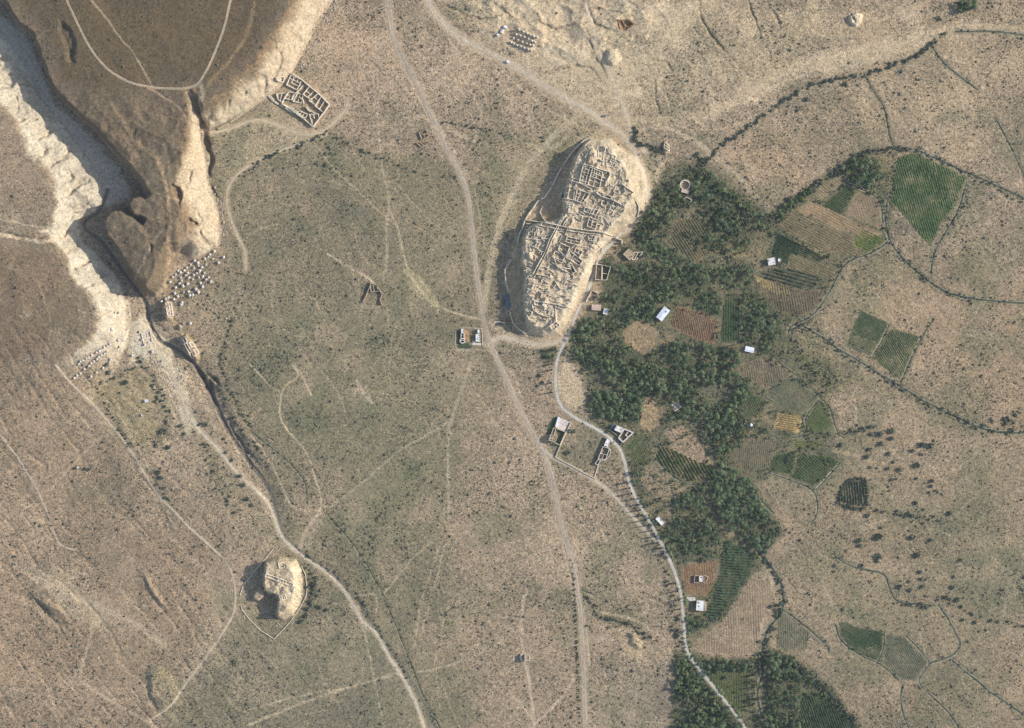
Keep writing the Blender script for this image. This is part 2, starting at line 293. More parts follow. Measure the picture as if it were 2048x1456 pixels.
# soft colour zones: polygon, feather, colour, strength
BASE = (158,139,117)
ZONES = [
 ([(440,360),(660,280),(760,300),(900,360),(960,480),(985,640),(960,800),(890,900),(880,1100),(830,1260),(900,1470),(320,1500),(420,1300),(490,1240),(640,1120),(560,1000),(480,830),(440,700),(500,560)],50,(119,116,89),.88),
 ([(1500,440),(1780,480),(2110,600),(2110,900),(1900,880),(1700,740),(1560,690)],50,(148,130,104),.8),
 ([(1560,980),(1700,900),(2110,900),(2110,1500),(1700,1500),(1540,1300)],50,(145,129,104),.8),
 ([(1560,660),(1640,670),(1700,710),(1740,760),(1690,800),(1640,760),(1590,720)],16,(116,110,82),.8),
 ([(1650,560),(1790,500),(1860,560),(1800,640),(1680,640),(1640,610)],24,(132,122,94),.7),
 ([(1900,480),(2000,470),(2060,540),(2000,590),(1900,570)],26,(130,122,94),.6),
 ([(440,380),(560,320),(700,290),(920,340),(960,470),(985,640),(1000,760),(940,900),(900,1050),(860,1200),(980,1330),(1000,1500),(420,1500),(430,1350),(480,1250),(620,1120),(560,1000),(480,830),(440,700),(500,560)],60,(139,125,103),.8),
 ([(560,600),(900,640),(960,700),(900,850),(880,1100),(800,1260),(680,1120),(620,960),(520,840),(480,700)],40,(126,118,95),.75),
 ([(780,880),(860,880),(850,1000),(820,1080),(740,1140),(700,1040),(750,960)],30,(115,112,88),.6),
 ([(430,1290),(700,1180),(840,1400),(800,1500),(330,1500),(380,1400)],40,(126,118,98),.7),
 ([(180,1240),(300,1260),(330,1330),(300,1380),(170,1370),(165,1290)],25,(128,119,96),.75),
 ([(720,250),(900,330),(930,440),(760,430),(650,330)],40,(136,124,98),.5),
 ([(1000,250),(1130,290),(1100,350),(1020,480),(990,600),(960,500),(950,380)],30,(134,124,96),.65),
 ([(1085,240),(1170,245),(1155,290),(1115,330),(1090,310)],14,(122,118,82),.6),
 ([(900,0),(1400,0),(1420,160),(1200,240),(1040,130)],50,(188,169,141),.9),
 ([(1400,0),(1700,0),(1640,110),(1480,200),(1300,240),(1240,190)],60,(182,162,133),.85),
 ([(1700,0),(2110,0),(2110,300),(1900,330),(1700,280),(1600,160)],60,(170,149,122),.75),
 ([(1440,300),(1560,260),(1620,350),(1560,420),(1530,415)],24,(178,150,122),.7),
 ([(660,0),(900,60),(1150,240),(900,230),(700,200),(620,120)],50,(176,154,130),.8),
 ([(660,20),(780,20),(760,200),(700,210),(640,160)],30,(176,150,126),.6),
 ([(-60,760),(120,780),(280,930),(450,1120),(440,1200),(300,1500),(-60,1500)],50,(148,128,106),.85),
 ([(0,1150),(140,1300),(150,1400),(0,1480)],40,(158,134,110),.6),
 ([(1750,560),(2110,560),(2110,850),(1950,840),(1800,740)],40,(158,136,111),.8),
 ([(1560,700),(1750,760),(1900,860),(1800,900),(1640,880)],30,(150,132,106),.5),
 ([(1860,1120),(2110,1120),(2110,1300),(1960,1240)],40,(128,120,98),.7),
 ([(1680,980),(1900,1020),(2110,1180),(1900,1200),(1700,1120)],40,(146,130,106),.5),
 ([(1600,1340),(1900,1340),(2110,1400),(2110,1500),(1700,1500)],40,(138,122,100),.7),
 ([(1220,1330),(1350,1330),(1350,1500),(1200,1500)],30,(138,126,110),.6),
 ([(1100,740),(1160,740),(1170,800),(1130,820),(1120,780)],12,(186,166,138),.8),
 ([(1120,700),(1160,700),(1190,740),(1230,770),(1220,790),(1175,800),(1160,830),(1124,805),(1114,760)],7,(188,168,140),.9),
 ([(1000,900),(1080,900),(1140,1040),(1280,1040),(1330,1200),(1150,1200),(1000,1100)],40,(162,144,121),.7),
 ([(1200,200),(1260,200),(1300,300),(1350,330),(1300,380),(1260,280)],20,(178,160,134),.6),
 ([(1290,300),(1350,320),(1340,360),(1290,420),(1280,360)],12,(186,162,134),.7),
 ([(330,560),(430,520),(480,560),(500,640),(440,700),(400,660)],25,(156,140,112),.6),
 ([(420,270),(500,240),(620,250),(640,270),(500,330),(450,380),(425,330)],16,(168,152,124),.8),
 ([(180,770),(280,735),(310,790),(330,860),(280,920),(240,860)],18,(146,133,99),.6),
 ([(400,860),(500,990),(560,1080),(470,1050),(400,930)],22,(160,144,116),.7),
 ([(540,520),(640,480),(760,520),(700,560),(600,600)],30,(150,132,108),.5),
 ([(1480,250),(1700,190),(1780,240),(1780,300),(1640,340),(1500,290)],40,(138,124,98),.45),
 ([(1120,1180),(1300,1180),(1300,1260),(1180,1240)],22,(130,120,95),.45),
 ([(60,1130),(130,1165),(180,1200),(230,1230),(210,1270),(120,1215),(60,1160)],10,(180,162,136),.6),
 ([(290,1330),(350,1330),(375,1390),(340,1440),(290,1400)],14,(150,138,108),.6),
 ([(310,760),(360,730),(400,860),(370,880),(330,840)],12,(176,160,132),.7),
 ([(1230,1260),(1275,1260),(1295,1295),(1285,1320),(1250,1300)],8,(178,156,126),.7),
]
WHITE = [ # marl exposures
 ([(1010,330),(1060,300),(1120,290),(1090,320),(1050,370),(1015,440),(1000,520),(985,560),(985,480)],10,(168,152,124),.55),
 ([(1100,690),(1150,690),(1120,740),(1100,730)],8,(120,114,86),.6),
 ([(1760,1000),(1900,1010),(1990,1060),(1900,1080),(1780,1050)],22,(128,122,96),.6),
 ([(1900,1120),(2048,1080),(2080,1200),(1960,1230),(1900,1190)],20,(112,112,88),.65),
 ([(1560,1120),(1660,1100),(1760,1150),(1700,1180),(1600,1160)],22,(134,124,98),.5),
 ([(1640,1210),(1700,1205),(1760,1240),(1700,1240)],10,(106,110,82),.6),
 ([(560,780),(640,770),(660,860),(600,880),(560,840)],22,(108,108,84),.6),
 ([(820,870),(850,880),(845,950),(815,960),(800,920)],10,(98,102,76),.7),
 ([(690,560),(760,560),(760,600),(690,590)],12,(104,104,80),.6),
 ([(1240,1210),(1300,1230),(1280,1250),(1200,1240)],8,(110,108,82),.6),
 ([(1262,276),(1300,300),(1334,330),(1330,370),(1305,410),(1282,446),(1240,472),(1230,460),(1270,430),(1292,385),(1284,340),(1262,305)],9,(188,168,141),.85),
 ([(1040,20),(1100,60),(1160,50),(1200,90),(1180,130),(1120,100),(1060,70),(1000,40)],14,(190,172,146),.5),
 ([(1260,60),(1400,20),(1460,80),(1420,150),(1300,160),(1240,120)],30,(186,166,138),.5),
 ([(1620,110),(1760,80),(1900,50),(1960,40),(1960,60),(1880,80),(1760,118),(1640,150),(1520,190),(1420,240),(1380,240),(1480,180)],10,(192,172,144),.85),
 ([(520,205),(560,180),(600,215),(640,262),(560,292),(470,300),(424,290),(440,264)],12,(176,158,130),.6),
 ([(0,430),(60,440),(150,450),(160,470),(60,476),(0,470)],8,(196,182,158),.6),
 ([(40,1010),(70,1020),(140,1120),(230,1200),(340,1290),(330,1310),(200,1230),(100,1150)],14,(176,156,130),.45),
 ([(380,1110),(470,1200),(440,1280),(380,1360),(350,1380),(400,1270),(430,1200)],10,(178,158,132),.45),
 ([(600,1100),(640,1010),(655,1010),(640,1050),(612,1105)],5,(180,162,138),.5),
 ([(1290,1190),(1310,1180),(1300,1240),(1270,1240)],8,(178,158,130),.5),
 ([(980,640),(1010,660),(1060,690),(1120,690),(1100,720),(1040,715),(990,690)],8,(180,160,134),.6),
 ([(840,560),(850,590),(878,612),(862,614),(826,590),(812,560)],6,(176,162,130),.6),
 ([(700,770),(730,770),(746,806),(730,800)],5,(180,162,136),.6),
 ([(300,640),(322,668),(345,715),(368,760),(392,850),(376,870),(352,810),(330,750),(300,720),(262,730),(250,690),(262,650),(285,632)],9,(200,184,156),.85),
 ([(270,655),(305,660),(312,690),(290,715),(262,700)],5,(214,202,180),.7),
 ([(1200,95),(1230,95),(1250,120),(1235,145),(1212,130)],8,(200,182,154),.8),
 ([(1120,85),(1150,95),(1155,120),(1130,110)],7,(200,182,152),.7),
 ([(1085,90),(1110,90),(1120,130),(1095,120)],6,(200,182,156),.6),
 ([(1695,30),(1712,22),(1728,30),(1722,48),(1710,55),(1696,45)],4,(206,188,164),.8),
 ([(1800,10),(1840,15),(1845,45),(1810,50),(1790,30)],8,(190,170,144),.6),
 ([(1000,0),(1090,0),(1050,40),(980,20)],14,(196,178,150),.6),
 ([(1210,0),(1400,0),(1380,20),(1240,30)],12,(190,172,146),.6),
]
# terrain polygons
MN_RIM = [(-80,-160),(-20,-60),(16,0),(46,48),(74,70),(86,105),(102,152),(120,186),(152,214),(200,258),(262,330),(282,352),(296,372),(306,392),(296,402),(282,396),(270,400),(262,412),(272,430),(284,430),(296,440),(290,452),(276,446),(262,436),(246,428),(228,426),(216,440),(222,470),(246,510),(272,548),(296,572),(312,548),(322,524),(334,490),(356,486),(372,462),(368,420),(352,392),(352,352),(366,318),(378,280),(380,246),(378,214),(374,188),(386,180),(402,196),(412,222),(428,212),(452,192),(482,158),(518,132),(532,100),(562,60),(590,0),(620,-100),(600,-160)]
MN_TOE = [(-120,-170),(-60,-50),(0,16),(34,62),(60,86),(72,118),(86,160),(104,200),(138,230),(186,274),(240,340),(262,374),(250,392),(232,398),(220,402),(207,424),(204,450),(212,484),(234,520),(262,562),(290,592),(312,596),(330,576),(336,556),(352,548),(392,522),(440,492),(444,466),(438,424),(426,384),(418,340),(408,296),(400,266),(400,248),(404,244),(416,262),(436,254),(476,232),(520,206),(556,178),(584,146),(620,72),(664,0),(700,-100),(690,-170)]
A_RIM = [(-1400,100),(-100,110),(-20,190),(35,250),(60,310),(95,350),(118,400),(108,440),(60,464),(112,488),(135,530),(165,580),(186,620),(188,660),(150,700),(80,740),(-100,780),(-1400,900)]
A_TOE = [(-1500,-60),(-100,-60),(-10,30),(30,90),(66,150),(86,196),(122,246),(176,306),(214,360),(214,408),(196,424),(166,440),(158,460),(182,492),(232,545),(256,600),(262,640),(256,690),(232,740),(190,800),(100,880),(-100,960),(-1500,1100)]
CIT_OUT = [(1179,275),(1217,279),(1242,297),(1272,312),(1290,345),(1296,385),(1286,420),(1262,446),(1236,462),(1216,484),(1196,508),(1184,540),(1172,575),(1154,608),(1140,640),(1118,668),(1086,678),(1050,668),(1032,656),(1022,640),(1019,600),(1012,556),(1012,540),(1024,516),(1030,490),(1040,466),(1048,444),(1058,426),(1076,402),(1104,374),(1124,340),(1138,314),(1160,288)]
CIT_TOE = [(1179,275),(1217,279),(1242,297),(1272,312),(1290,345),(1296,385),(1286,420),(1262,446),(1236,462),(1216,484),(1196,508),(1184,540),(1172,575),(1154,608),(1140,640),(1118,668),(1086,676),(1062,668),(1051,656),(1049,640),(1048,610),(1047,576),(1048,548),(1042,520),(1045,498),(1047,476),(1057,451),(1092,441),(1117,435),(1125,424),(1125,400),(1129,378),(1136,350),(1145,324),(1154,303),(1165,285)]
CIT_RIM = [(1172,296),(1200,292),(1226,302),(1246,330),(1258,362),(1262,396),(1246,426),(1222,452),(1198,484),(1176,524),(1158,566),(1140,606),(1122,640),(1096,656),(1066,652),(1056,640),(1053,610),(1052,576),(1053,548),(1047,520),(1050,498),(1052,476),(1062,456),(1096,446),(1122,440),(1130,424),(1130,400),(1134,378),(1141,350),(1150,326),(1160,308)]
FORT_TOE = [(530,1121),(560,1112),(592,1118),(604,1140),(608,1180),(602,1208),(588,1234),(566,1242),(556,1236),(552,1226),(555,1212),(556,1199),(550,1190),(536,1188),(528,1182),(526,1166),(526,1150)]
FORT_RIM = [(534,1124),(560,1120),(580,1130),(588,1150),(590,1178),(582,1202),(566,1224),(557,1232),(559,1212),(560,1197),(553,1186),(540,1184),(531,1178),(530,1150)]

# ------------------------------------------------------------------ terrain height
Z = 1.2*fbm(PX, PY, 260, 11, 3) + 0.25*fbm(PX, PY, 26, 12, 3)
COLR = np.empty(PX.shape+(3,)); COLR[:] = lin(BASE); BARE = np.zeros(PX.shape)
def bare(w, m): BARE[w] = np.maximum(BARE[w], m)
TINT = lambda c: lin(c)
def flow(x, y):
    u = x+22*fbm(x, y, 150, 601, 3); v = y+22*fbm(x, y, 150, 602, 3)
    return ridged((u*.78-v*.62)*1.0, (u*.62+v*.78)*.22, 26, 603, 3)
FL = flow(PX, PY); Z -= .5*sm(.62, .95, FL)*sm(520, 300, PX+(900-PY)*.2)*sm(560, 700, PY) + .25*sm(.7, .95, FL)
def paint(w, m, c):
    COLR[w] = COLR[w]*(1-m[..., None]) + m[..., None]*TINT(c)

for P, f, c, a in ZONES+WHITE:
    w, sd = sdpoly(P, f*1.2)
    wx, wy = PX[w], PY[w]
    m = a*sm(-f, f, sd + f*0.9*fbm(wx, wy, 34, 21, 4) + 4*fbm(wx, wy, 7, 22, 2))
    paint(w, m, c)
# large-scale mottling
mot = fbm(PX, PY, 120, 31, 5)[..., None]
COLR *= 1 + 0.17*mot*np.array([1, .9, .8]) + 0.07*fbm(PX, PY, 18, 33, 3)[..., None]
COLR *= (1+.14*(FL-.55)*(.6+.6*sm(520, 300, PX)))[..., None]
f2 = ridged(PX+14*fbm(PX, PY, 90, 611, 3), PY+14*fbm(PX, PY, 90, 612, 3), 84, 613, 2); COLR *= (1+.16*sm(.90, .99, f2)-.10*sm(.84, .9, f2)*sm(.93, .9, f2))[..., None]
gz = sm(0.0, 0.42, fbm(PX, PY, 75, 35, 5))*0.55*sm(400, 460, PX)*(1-.6*sm(260, 180, PY))
COLR = COLR*(1-gz[..., None]) + gz[..., None]*lin((111,110,86))
tz = sm(.05, .4, fbm(PX, PY, 60, 37, 5))*.30
COLR = COLR*(1-tz[..., None]) + tz[..., None]*lin((178,154,130))

def plateau(rim, toe, H, X=None, Y=None):
    """height field between a toe outline and a rim outline"""
    w, sT = sdpoly(toe, 10, X, Y)
    X_ = (WX if X is None else X)[w]; Y_ = (WY if Y is None else Y)[w]
    dR = np.full(X_.shape, 1e9)
    for i in range(len(rim)): dR = np.minimum(dR, seg_d(X_, Y_, rim[i], rim[(i+1) % len(rim)]))
    inR = inpoly(X_, Y_, rim)
    t = np.where(inR, 1.0, np.where(sT > 0, sT/(sT+dR+1e-6), 0.0))
    return w, t, np.where(inR, dR, 0), sT
# west plateau and its pale east slope
w, t, dR, sT = plateau(A_RIM, A_TOE, 26)
x_, y_ = PX[w], PY[w]
fade = sm(1000, 640, y_)
rg = ridged(x_*0.75+y_*0.66, y_*0.75-x_*0.66, 34, 41, 3)
h = 25*(0.25+0.75*fade)*np.where(y_ < 420, t**1.25, t) + 3.0*np.minimum(dR, 260)/130*fade
sl_ = 4*t*(1-t)
rx = x_+9*fbm(x_, y_, 30, 241, 3); ry = y_+9*fbm(x_, y_, 30, 242, 3)
h -= 4.6*sl_*sm(720, 600, y_)*sm(.72, .97, ridged((rx*.6+ry*.8)*3.4, rx*.8-ry*.6, 70, 141, 2))*fade
h -= 2.6*sl_*sm(720, 600, y_)*sm(.82, .98, ridged(rx*.6+ry*.8, (rx*.8-ry*.6)*2.2, 80, 143, 2))*fade
h += (rg-0.6)*7*sl_*fade*sm(740, 600, y_)
h += fbm(x_, y_, 60, 42, 3)*1.6*t
Z[w] += h
m = sm(0.0, 0.10, t)*sm(0.99, 0.80, t + 0.10*fbm(x_, y_, 30, 43, 3))*sm(760, 660, y_)
paint(w, sm(0.02, .5, t)*0.85*sm(900, 700, y_), (134,116,96))
paint(w, sm(0.97, 1, t)*sm(0, 40, dR+30*fbm(x_, y_, 60, 44, 3))*0.7*sm(480, 520, y_)*sm(860, 680, y_), (122,103,83))
paint(w, sm(0.97, 1, t)*0.5*sm(470, 430, y_), (152,134,113))
paint(w, m*0.9*(.8+.3*fbm(x_, y_, 40, 45, 3)), (208,197,176)); bare(w, m)
paint(w, m*sm(.1, .5, fbm(x_, y_, 26, 46, 4))*0.4, (160,148,130))
# northern plateau with the cliff
w, t, dR, sT = plateau(MN_RIM, MN_TOE, 27, PX+3.5*fbm(PX, PY, 26, 261, 4)+1.5*fbm(PX, PY, 6, 262, 2), PY+3.5*fbm(PX, PY, 26, 263, 4)+1.5*fbm(PX, PY, 6, 264, 2))
x_, y_ = PX[w], PY[w]
weste = sm(30, -10, x_ - (60+0.62*y_))*sm(560, 520, y_); t = t*(1-weste) + weste*np.where(t >= 1, 1, np.clip((t-.62)/.38, 0, 1)*.98+.12*t*(t < .62)*0)
h = 31*t + 2.5*fbm(x_, y_, 80, 47, 4)*t + (ridged(x_*.8+y_*.5, y_*.8-x_*.5, 44, 147, 4)-.6)*6*sm(.9, 1, t)*sm(170, 260, y_) + 1.5*np.minimum(dR, 60)/60
rg = ridged(x_*0.8-y_*0.6, (y_*0.8+x_*0.6)*2.2, 46, 48, 3)
rx = x_+7*fbm(x_, y_, 26, 243, 3); ry = y_+7*fbm(x_, y_, 26, 244, 3)
east = sm(-20, 30, x_ - (60+0.62*y_))*sm(0.02, .1, t)*sm(1.0, .9, t)
h += (rg-0.6)*4*4*t*(1-t)*east
h -= 3.0*4*t*(1-t)*east*sm(.78, .98, ridged((rx*.55-ry*.83)*.9, (ry*.55+rx*.83)*2.2*.5+rx*.4, 44, 248, 2))
h -= 1.2*np.maximum(0, ridged(x_, y_, 90, 49, 4)-0.74)*6*sm(.9, 1, t)*sm(180, 240, y_)
Z[w] = np.maximum(Z[w], h + Z[w]*0.3)
paint(w, sm(.03, .3, t)*0.95, (110,95,77))
paint(w, sm(.97, 1, t)*sm(210, 150, y_)*sm(10, 40, dR)*0.9, (98,83,62))
paint(w, sm(.97, 1, t)*sm(12, 2, dR+8*fbm(x_, y_, 16, 50, 2))*(.12+.5*sm(-20, 20, x_-(140+.5*y_))), (156,128,96))
paint(w, sm(.97, 1, t)*sm(0.1, .6, fbm(x_, y_, 30, 51, 5))*0.35*sm(190, 260, y_), (144,123,96))
paint(w, sm(.9, 1, t)*sm(0.0, .35, fbm(x_, y_, 44, 251, 4))*.45*sm(150, 230, y_), (96,84,68))
paint(w, east*sm(1.0, .55, t+.25*fbm(x_, y_, 30, 53, 3))*0.9, (190,173,148)); bare(w, east*sm(1., .6, t))
paint(w, east*sm(.5, .9, t)*.3, (150,126,98))
paint(w, east*sm(0, .5, fbm(x_, y_, 22, 52, 3))*.35, (170,146,118))
w, sd = sdpoly([(-20,20),(20,40),(58,84),(74,120),(90,162),(106,204),(140,236),(188,280),(240,344),(256,372),(256,398),(214,412),(200,404),(206,356),(170,306),(118,246),(82,196),(60,150),(20,90),(-20,50)], 8)
paint(w, .9*sm(-5, 5, sd), (176,168,154)); bare(w, sm(-6, 4, sd)*1.3)
# side valley of the north plateau, alcoves and scarps
def carve(P, hw, depth, flat=0.3, col=None, a=.8, warp=True):
    P = smooth(P, 2)
    w, dd = pl_dist(P, hw*1.6+6, WX if warp else SX, WY if warp else SY)
    xs_, ys_ = PX[w], PY[w]; q0, q1 = P[0], P[-1]; Lr = math.hypot(q1[0]-q0[0], q1[1]-q0[1])
    tp = np.clip(np.minimum(np.hypot(xs_-q0[0], ys_-q0[1]), np.hypot(xs_-q1[0], ys_-q1[1]))/(0.3*Lr+4), .12, 1)
    vr = np.clip(1+1.3*fbm(xs_, ys_, 18, 140, 3), .15, 1.6)*tp; hw_ = hw*(.55+.45*vr)
    p = sm(0, 1, (hw_-dd)/(hw_*(1-flat))); Z[w] -= depth*p*vr
    if col is not None: paint(w, a*sm(hw*1.1, hw*.5, dd), col)
carve([(378,186),(392,206),(398,232),(406,252)], 6.5, 6, .35, (120,108,90))
carve([(402,246),(411,272),(416,292),(421,318),(418,345),(420,368)], 7, 4.5, .4, (120,110,92))
carve([(418,360),(424,384),(440,402)], 4, 1.5, .3)
PITS = [([(350,368),(364,372),(372,392),(366,414),(356,400),(346,384)],-7,5),([(376,434),(386,432),(402,450),(398,458),(386,452),(378,446)],-6,5),([(300,486),(308,490),(310,512),(304,510)],-4,4),([(128,40),(150,60),(158,96),(156,130),(146,138),(132,120),(126,90),(118,64)],-3.2,13)]
carve([(0,466),(60,478),(110,474),(158,460)], 7, 2.2, .2)

# stream valley
w, dd = pl_dist(smooth(STREAM[3:-6], 2), 40, WX, WY)
Z[w] -= 2.0*sm(28, 6, dd)*sm(160, 230, PX[w])*sm(1120, 900, PY[w])
w, dd = pl_dist(smooth(STREAM, 2), 14)
Z[w] -= 1.8*sm(5.5, 2.5, dd)*sm(1020, 900, PY[w])
paint(w, .35*sm(6, 3, dd)*sm(1150, 1000, PY[w]), (116,108,94))
carve([(385,726),(402,746),(415,770),(424,800),(440,822)], 10, 5.0, .4, (104,96,88), .6)
carve([(408,748),(425,758),(436,772)], 6, 5.0, .4)
carve([(460,840),(466,870),(490,900),(515,925)], 5, 2.8, .3, (110,108,96), .6)
# rock outcrops by the camp
def mound(P, H, edge, col=None, steepw=None, a=.7, X=None, Y=None, rough=.12):
    w, sd = sdpoly(P, edge, SX if X is None else X, SY if Y is None else Y)
    e = edge if steepw is None else np.where(PX[w] < np.mean([p[0] for p in P]), steepw, edge)
    t = sm(0, 1, np.clip(sd/e, 0, 1)); Z[w] += H*t*(1+rough*fbm(PX[w], PY[w], 12, 61, 3))
    if col is not None: paint(w, a*sm(0, .35, t), col)
mound([(322,612),(330,598),(344,600),(348,620),(346,645),(330,640)], 8, 12, (160,142,118), 5)
mound([(360,676),(372,668),(384,682),(398,700),(402,720),(392,730),(378,712),(364,694)], 7.5, 12, (156,134,112), 5)
mound([(352,650),(362,646),(366,656),(358,662)], 4, 6, (160,140,118), 4)
for P, H_, e_ in PITS: mound(P, H_, e_, None, None, .7, WX, WY, .5)
# citadel mound
w, sd = sdpoly(CIT_OUT, 26, WX, WY); Z[w] += 1.8*sm(-6, 8, sd)
paint(w, sm(-22, 6, sd+7*fbm(PX[w], PY[w], 16, 164, 3))*.9, (180,160,132))
CX = PX+4*fbm(PX, PY, 16, 165, 4); CY = PY+4*fbm(PX, PY, 16, 166, 4)
w, t, dR, sT = plateau(CIT_RIM, CIT_TOE, 12, CX, CY)
x_, y_ = PX[w], PY[w]
h = 14.5*t + 1.6*fbm(x_, y_, 34, 65, 4)*t + 1.5*fbm(x_, y_, 9, 66, 3)*sm(0, .3, t) + (ridged(x_, y_, 22, 167, 3)-.6)*2.6*sm(0, .2, t)
Z[w] += h
paint(w, sm(.0, .12, t)*.97, (186,170,147))
paint(w, sm(.0, .1, t)*.5*sm(-.1, .5, fbm(x_, y_, 22, 67, 4)), (202,190,168))
paint(w, sm(.0, .1, t)*.5*sm(0, .5, fbm(x_, y_, 30, 68, 4)), (156,139,116))
paint(w, sm(.05, .5, t)*sm(1, .8, t)*.55*sm(1210, 1235, x_), (168,153,130))
C2 = dict(X=SX, Y=SY)
mound([(1174,305),(1188,294),(1197,305),(1197,320),(1186,332),(1173,329)], 4.5, 9, (186,168,140), 3)
mound([(1084,430),(1094,424),(1104,430),(1106,440),(1092,446),(1082,440)], 4, 6, (192,166,126), 3)
mound([(1052,508),(1060,504),(1068,512),(1064,520),(1054,520)], 3.5, 5, (196,176,146), 3)
mound([(1053,552),(1066,556),(1088,560),(1080,576),(1070,590),(1054,582)], 2.6, 5, (176,158,132), 3)
mound([(1028,636),(1046,646),(1038,654),(1030,650)], 4, 5, (178,156,124), 3)
mound([(1048,624),(1056,634),(1060,644),(1052,640)], 3, 4, (200,180,150), 3)
for P, hw, dp in [([(1140,500),(1150,520),(1158,545)],8,2.6),([(1118,500),(1126,512)],9,2.8),([(1122,522),(1134,536),(1148,556)],9,3.0),([(1206,350),(1206,375),(1214,392)],8,3.5),
                  ([(1112,400),(1120,415),(1122,430)],7,2.6),([(1230,352),(1240,362)],6,2.4),([(1216,322),(1222,340)],5,2.2),([(1183,440),(1172,452)],5,1.6),([(1064,470),(1074,480)],7,2.4),
                  ([(1094,400),(1104,420)],6,1.5),([(1210,400),(1215,410)],5,2),([(1150,477),(1157,488)],5,2.4),([(1040,640),(1036,600),(1034,560)],8,1.2),([(1126,560),(1140,572)],7,2)]:
    carve(P, hw, dp*.55, .45)
# small fort hill
w, t, dR, sT = plateau(FORT_RIM, FORT_TOE, 10, .45*SX+.55*CX, .45*SY+.55*CY)
Z[w] += 13*t + 2.2*fbm(PX[w], PY[w], 16, 69, 4)*t
Z[w] += (ridged(PX[w], PY[w], 20, 271, 3)-.6)*3*t
paint(w, sm(.0, .15, t)*.95, (176,159,134))
paint(w, sm(.0, .15, t)*sm(0, .5, fbm(PX[w], PY[w], 16, 70, 3))*.6, (208,190,162))
paint(w, sm(.1, .9, t)*.6*sm(575, 590, PX[w]), (212,196,168))
mound([(512,1178),(522,1172),(531,1180),(532,1192),(520,1202),(506,1200),(504,1190)], 5.5, 5, (164,146,128), 3)
# other small hills
mound([(1252,1262),(1268,1258),(1284,1282),(1290,1302),(1274,1304),(1256,1290)], 3.2, 12, (160,143,116))
mound([(290,1340),(312,1330),(345,1336),(362,1370),(360,1400),(330,1420),(296,1400)], 3, 24, None, 14)
mound([(1212,98),(1236,94),(1246,118),(1228,136),(1208,124)], 4.5, 12, None, 8)
mound([(1696,30),(1712,22),(1727,30),(1722,48),(1710,55),(1697,46)], 4, 5, (204,186,160), 5)
carve([(1704,32),(1708,42)], 4, 4, .4)
mound([(60,1190),(90,1195),(130,1215),(132,1235),(95,1225)], 3, 12, None, 8)
carve([(0,1175),(30,1185),(70,1205),(110,1235),(145,1275)], 12, 1.8, .1)
carve([(290,1370),(296,1395),(310,1418),(322,1425)], 6, 1.2, .3)
mound([(280,1140),(300,1150),(330,1200),(345,1225),(320,1215),(290,1180)], 3, 14, None, 14)
# badlands at the top
w = win(900, -60, 1420, 170)
m = sm(1, .5, np.hypot((PX[w]-1130)/250, (PY[w]-20)/130))
Z[w] += m*(ridged(PX[w]*.8+PY[w]*.5, PY[w]*1.1-PX[w]*.5, 54, 71, 5)-.55)*8
paint(w, m*.4*sm(-.1, .4, fbm(PX[w], PY[w], 36, 171, 4)), (194,176,149))
for P in ([(1060,30),(1090,50),(1120,61),(1150,46),(1178,43)],[(1170,-10),(1182,30),(1192,55),(1240,58)],[(1090,145),(1130,134),(1160,130),(1185,140),(1205,170)],[(1172,52),(1180,90),(1192,120),(1215,155)],
          [(1390,-10),(1410,50),(1430,78),(1450,102),(1475,126)],[(1492,-10),(1512,40),(1528,88)],[(1540,10),(1558,50),(1562,68)],[(870,0),(900,12),(940,35),(975,38),(1000,30)],[(985,0),(1010,25),(1030,40)],
          [(1305,160),(1312,190),(1320,230)],[(1330,120),(1345,140)]):
    carve(P, 3.4, 1.1, .3, (138,122,98), .4)
# local excavation beside the tents, ruin pits
mound([(1232,40),(1258,38),(1270,48),(1252,62),(1234,58)], -2.5, 5, (150,116,84))
mound([(1332,284),(1338,292),(1340,306),(1328,314),(1324,300)], 3, 4, (180,160,130))
# painted tracks
for P, hw, c, a in LINES:
    P = smooth(P, 2); w, dd = pl_dist(P, hw+8)
    n = fbm(PX[w], PY[w], 22, 81, 3); n2 = vn(PX[w], PY[w], 5, 83)
    m = a*sm(hw+1.6, hw*.4, dd)*np.clip(.85+.6*n, .25, 1)
    if hw >= 1.8: m = m*(.75+.45*np.cos(np.clip(dd, 0, hw)*2.2)*.6)
    m = np.clip(m*1.25, 0, 1); paint(w, m, c); bare(w, m)
    Z[w] -= 0.12*sm(hw+1, hw*.5, dd)
# sheep paths and rills all over the plain (many short meandering strokes of trodden soil)
for k in range(420):
    x0 = rng.uniform(0, 2048); y0 = rng.uniform(0, 1456); a0 = rng.choice([.9, 1.2, 2.0, 2.6, .4]) + rng.normal(0, .25)
    P = [(x0, y0)]
    for _ in range(rng.integers(4, 12)):
        a0 += rng.normal(0, .16); x0 += 13*math.cos(a0); y0 += 13*math.sin(a0); P.append((x0, y0))
    if inpoly(np.array([x0]), np.array([y0]), MN_TOE)[0] or inpoly(np.array([x0]), np.array([y0]), A_TOE)[0]: continue
    w, dd = pl_dist(smooth(P, 1), 6)
    if rng.random() < .72: paint(w, .34*sm(2.2, .6, dd), (186,168,142))
    else:
        paint(w, .4*sm(2.4, .8, dd), (112,106,84))

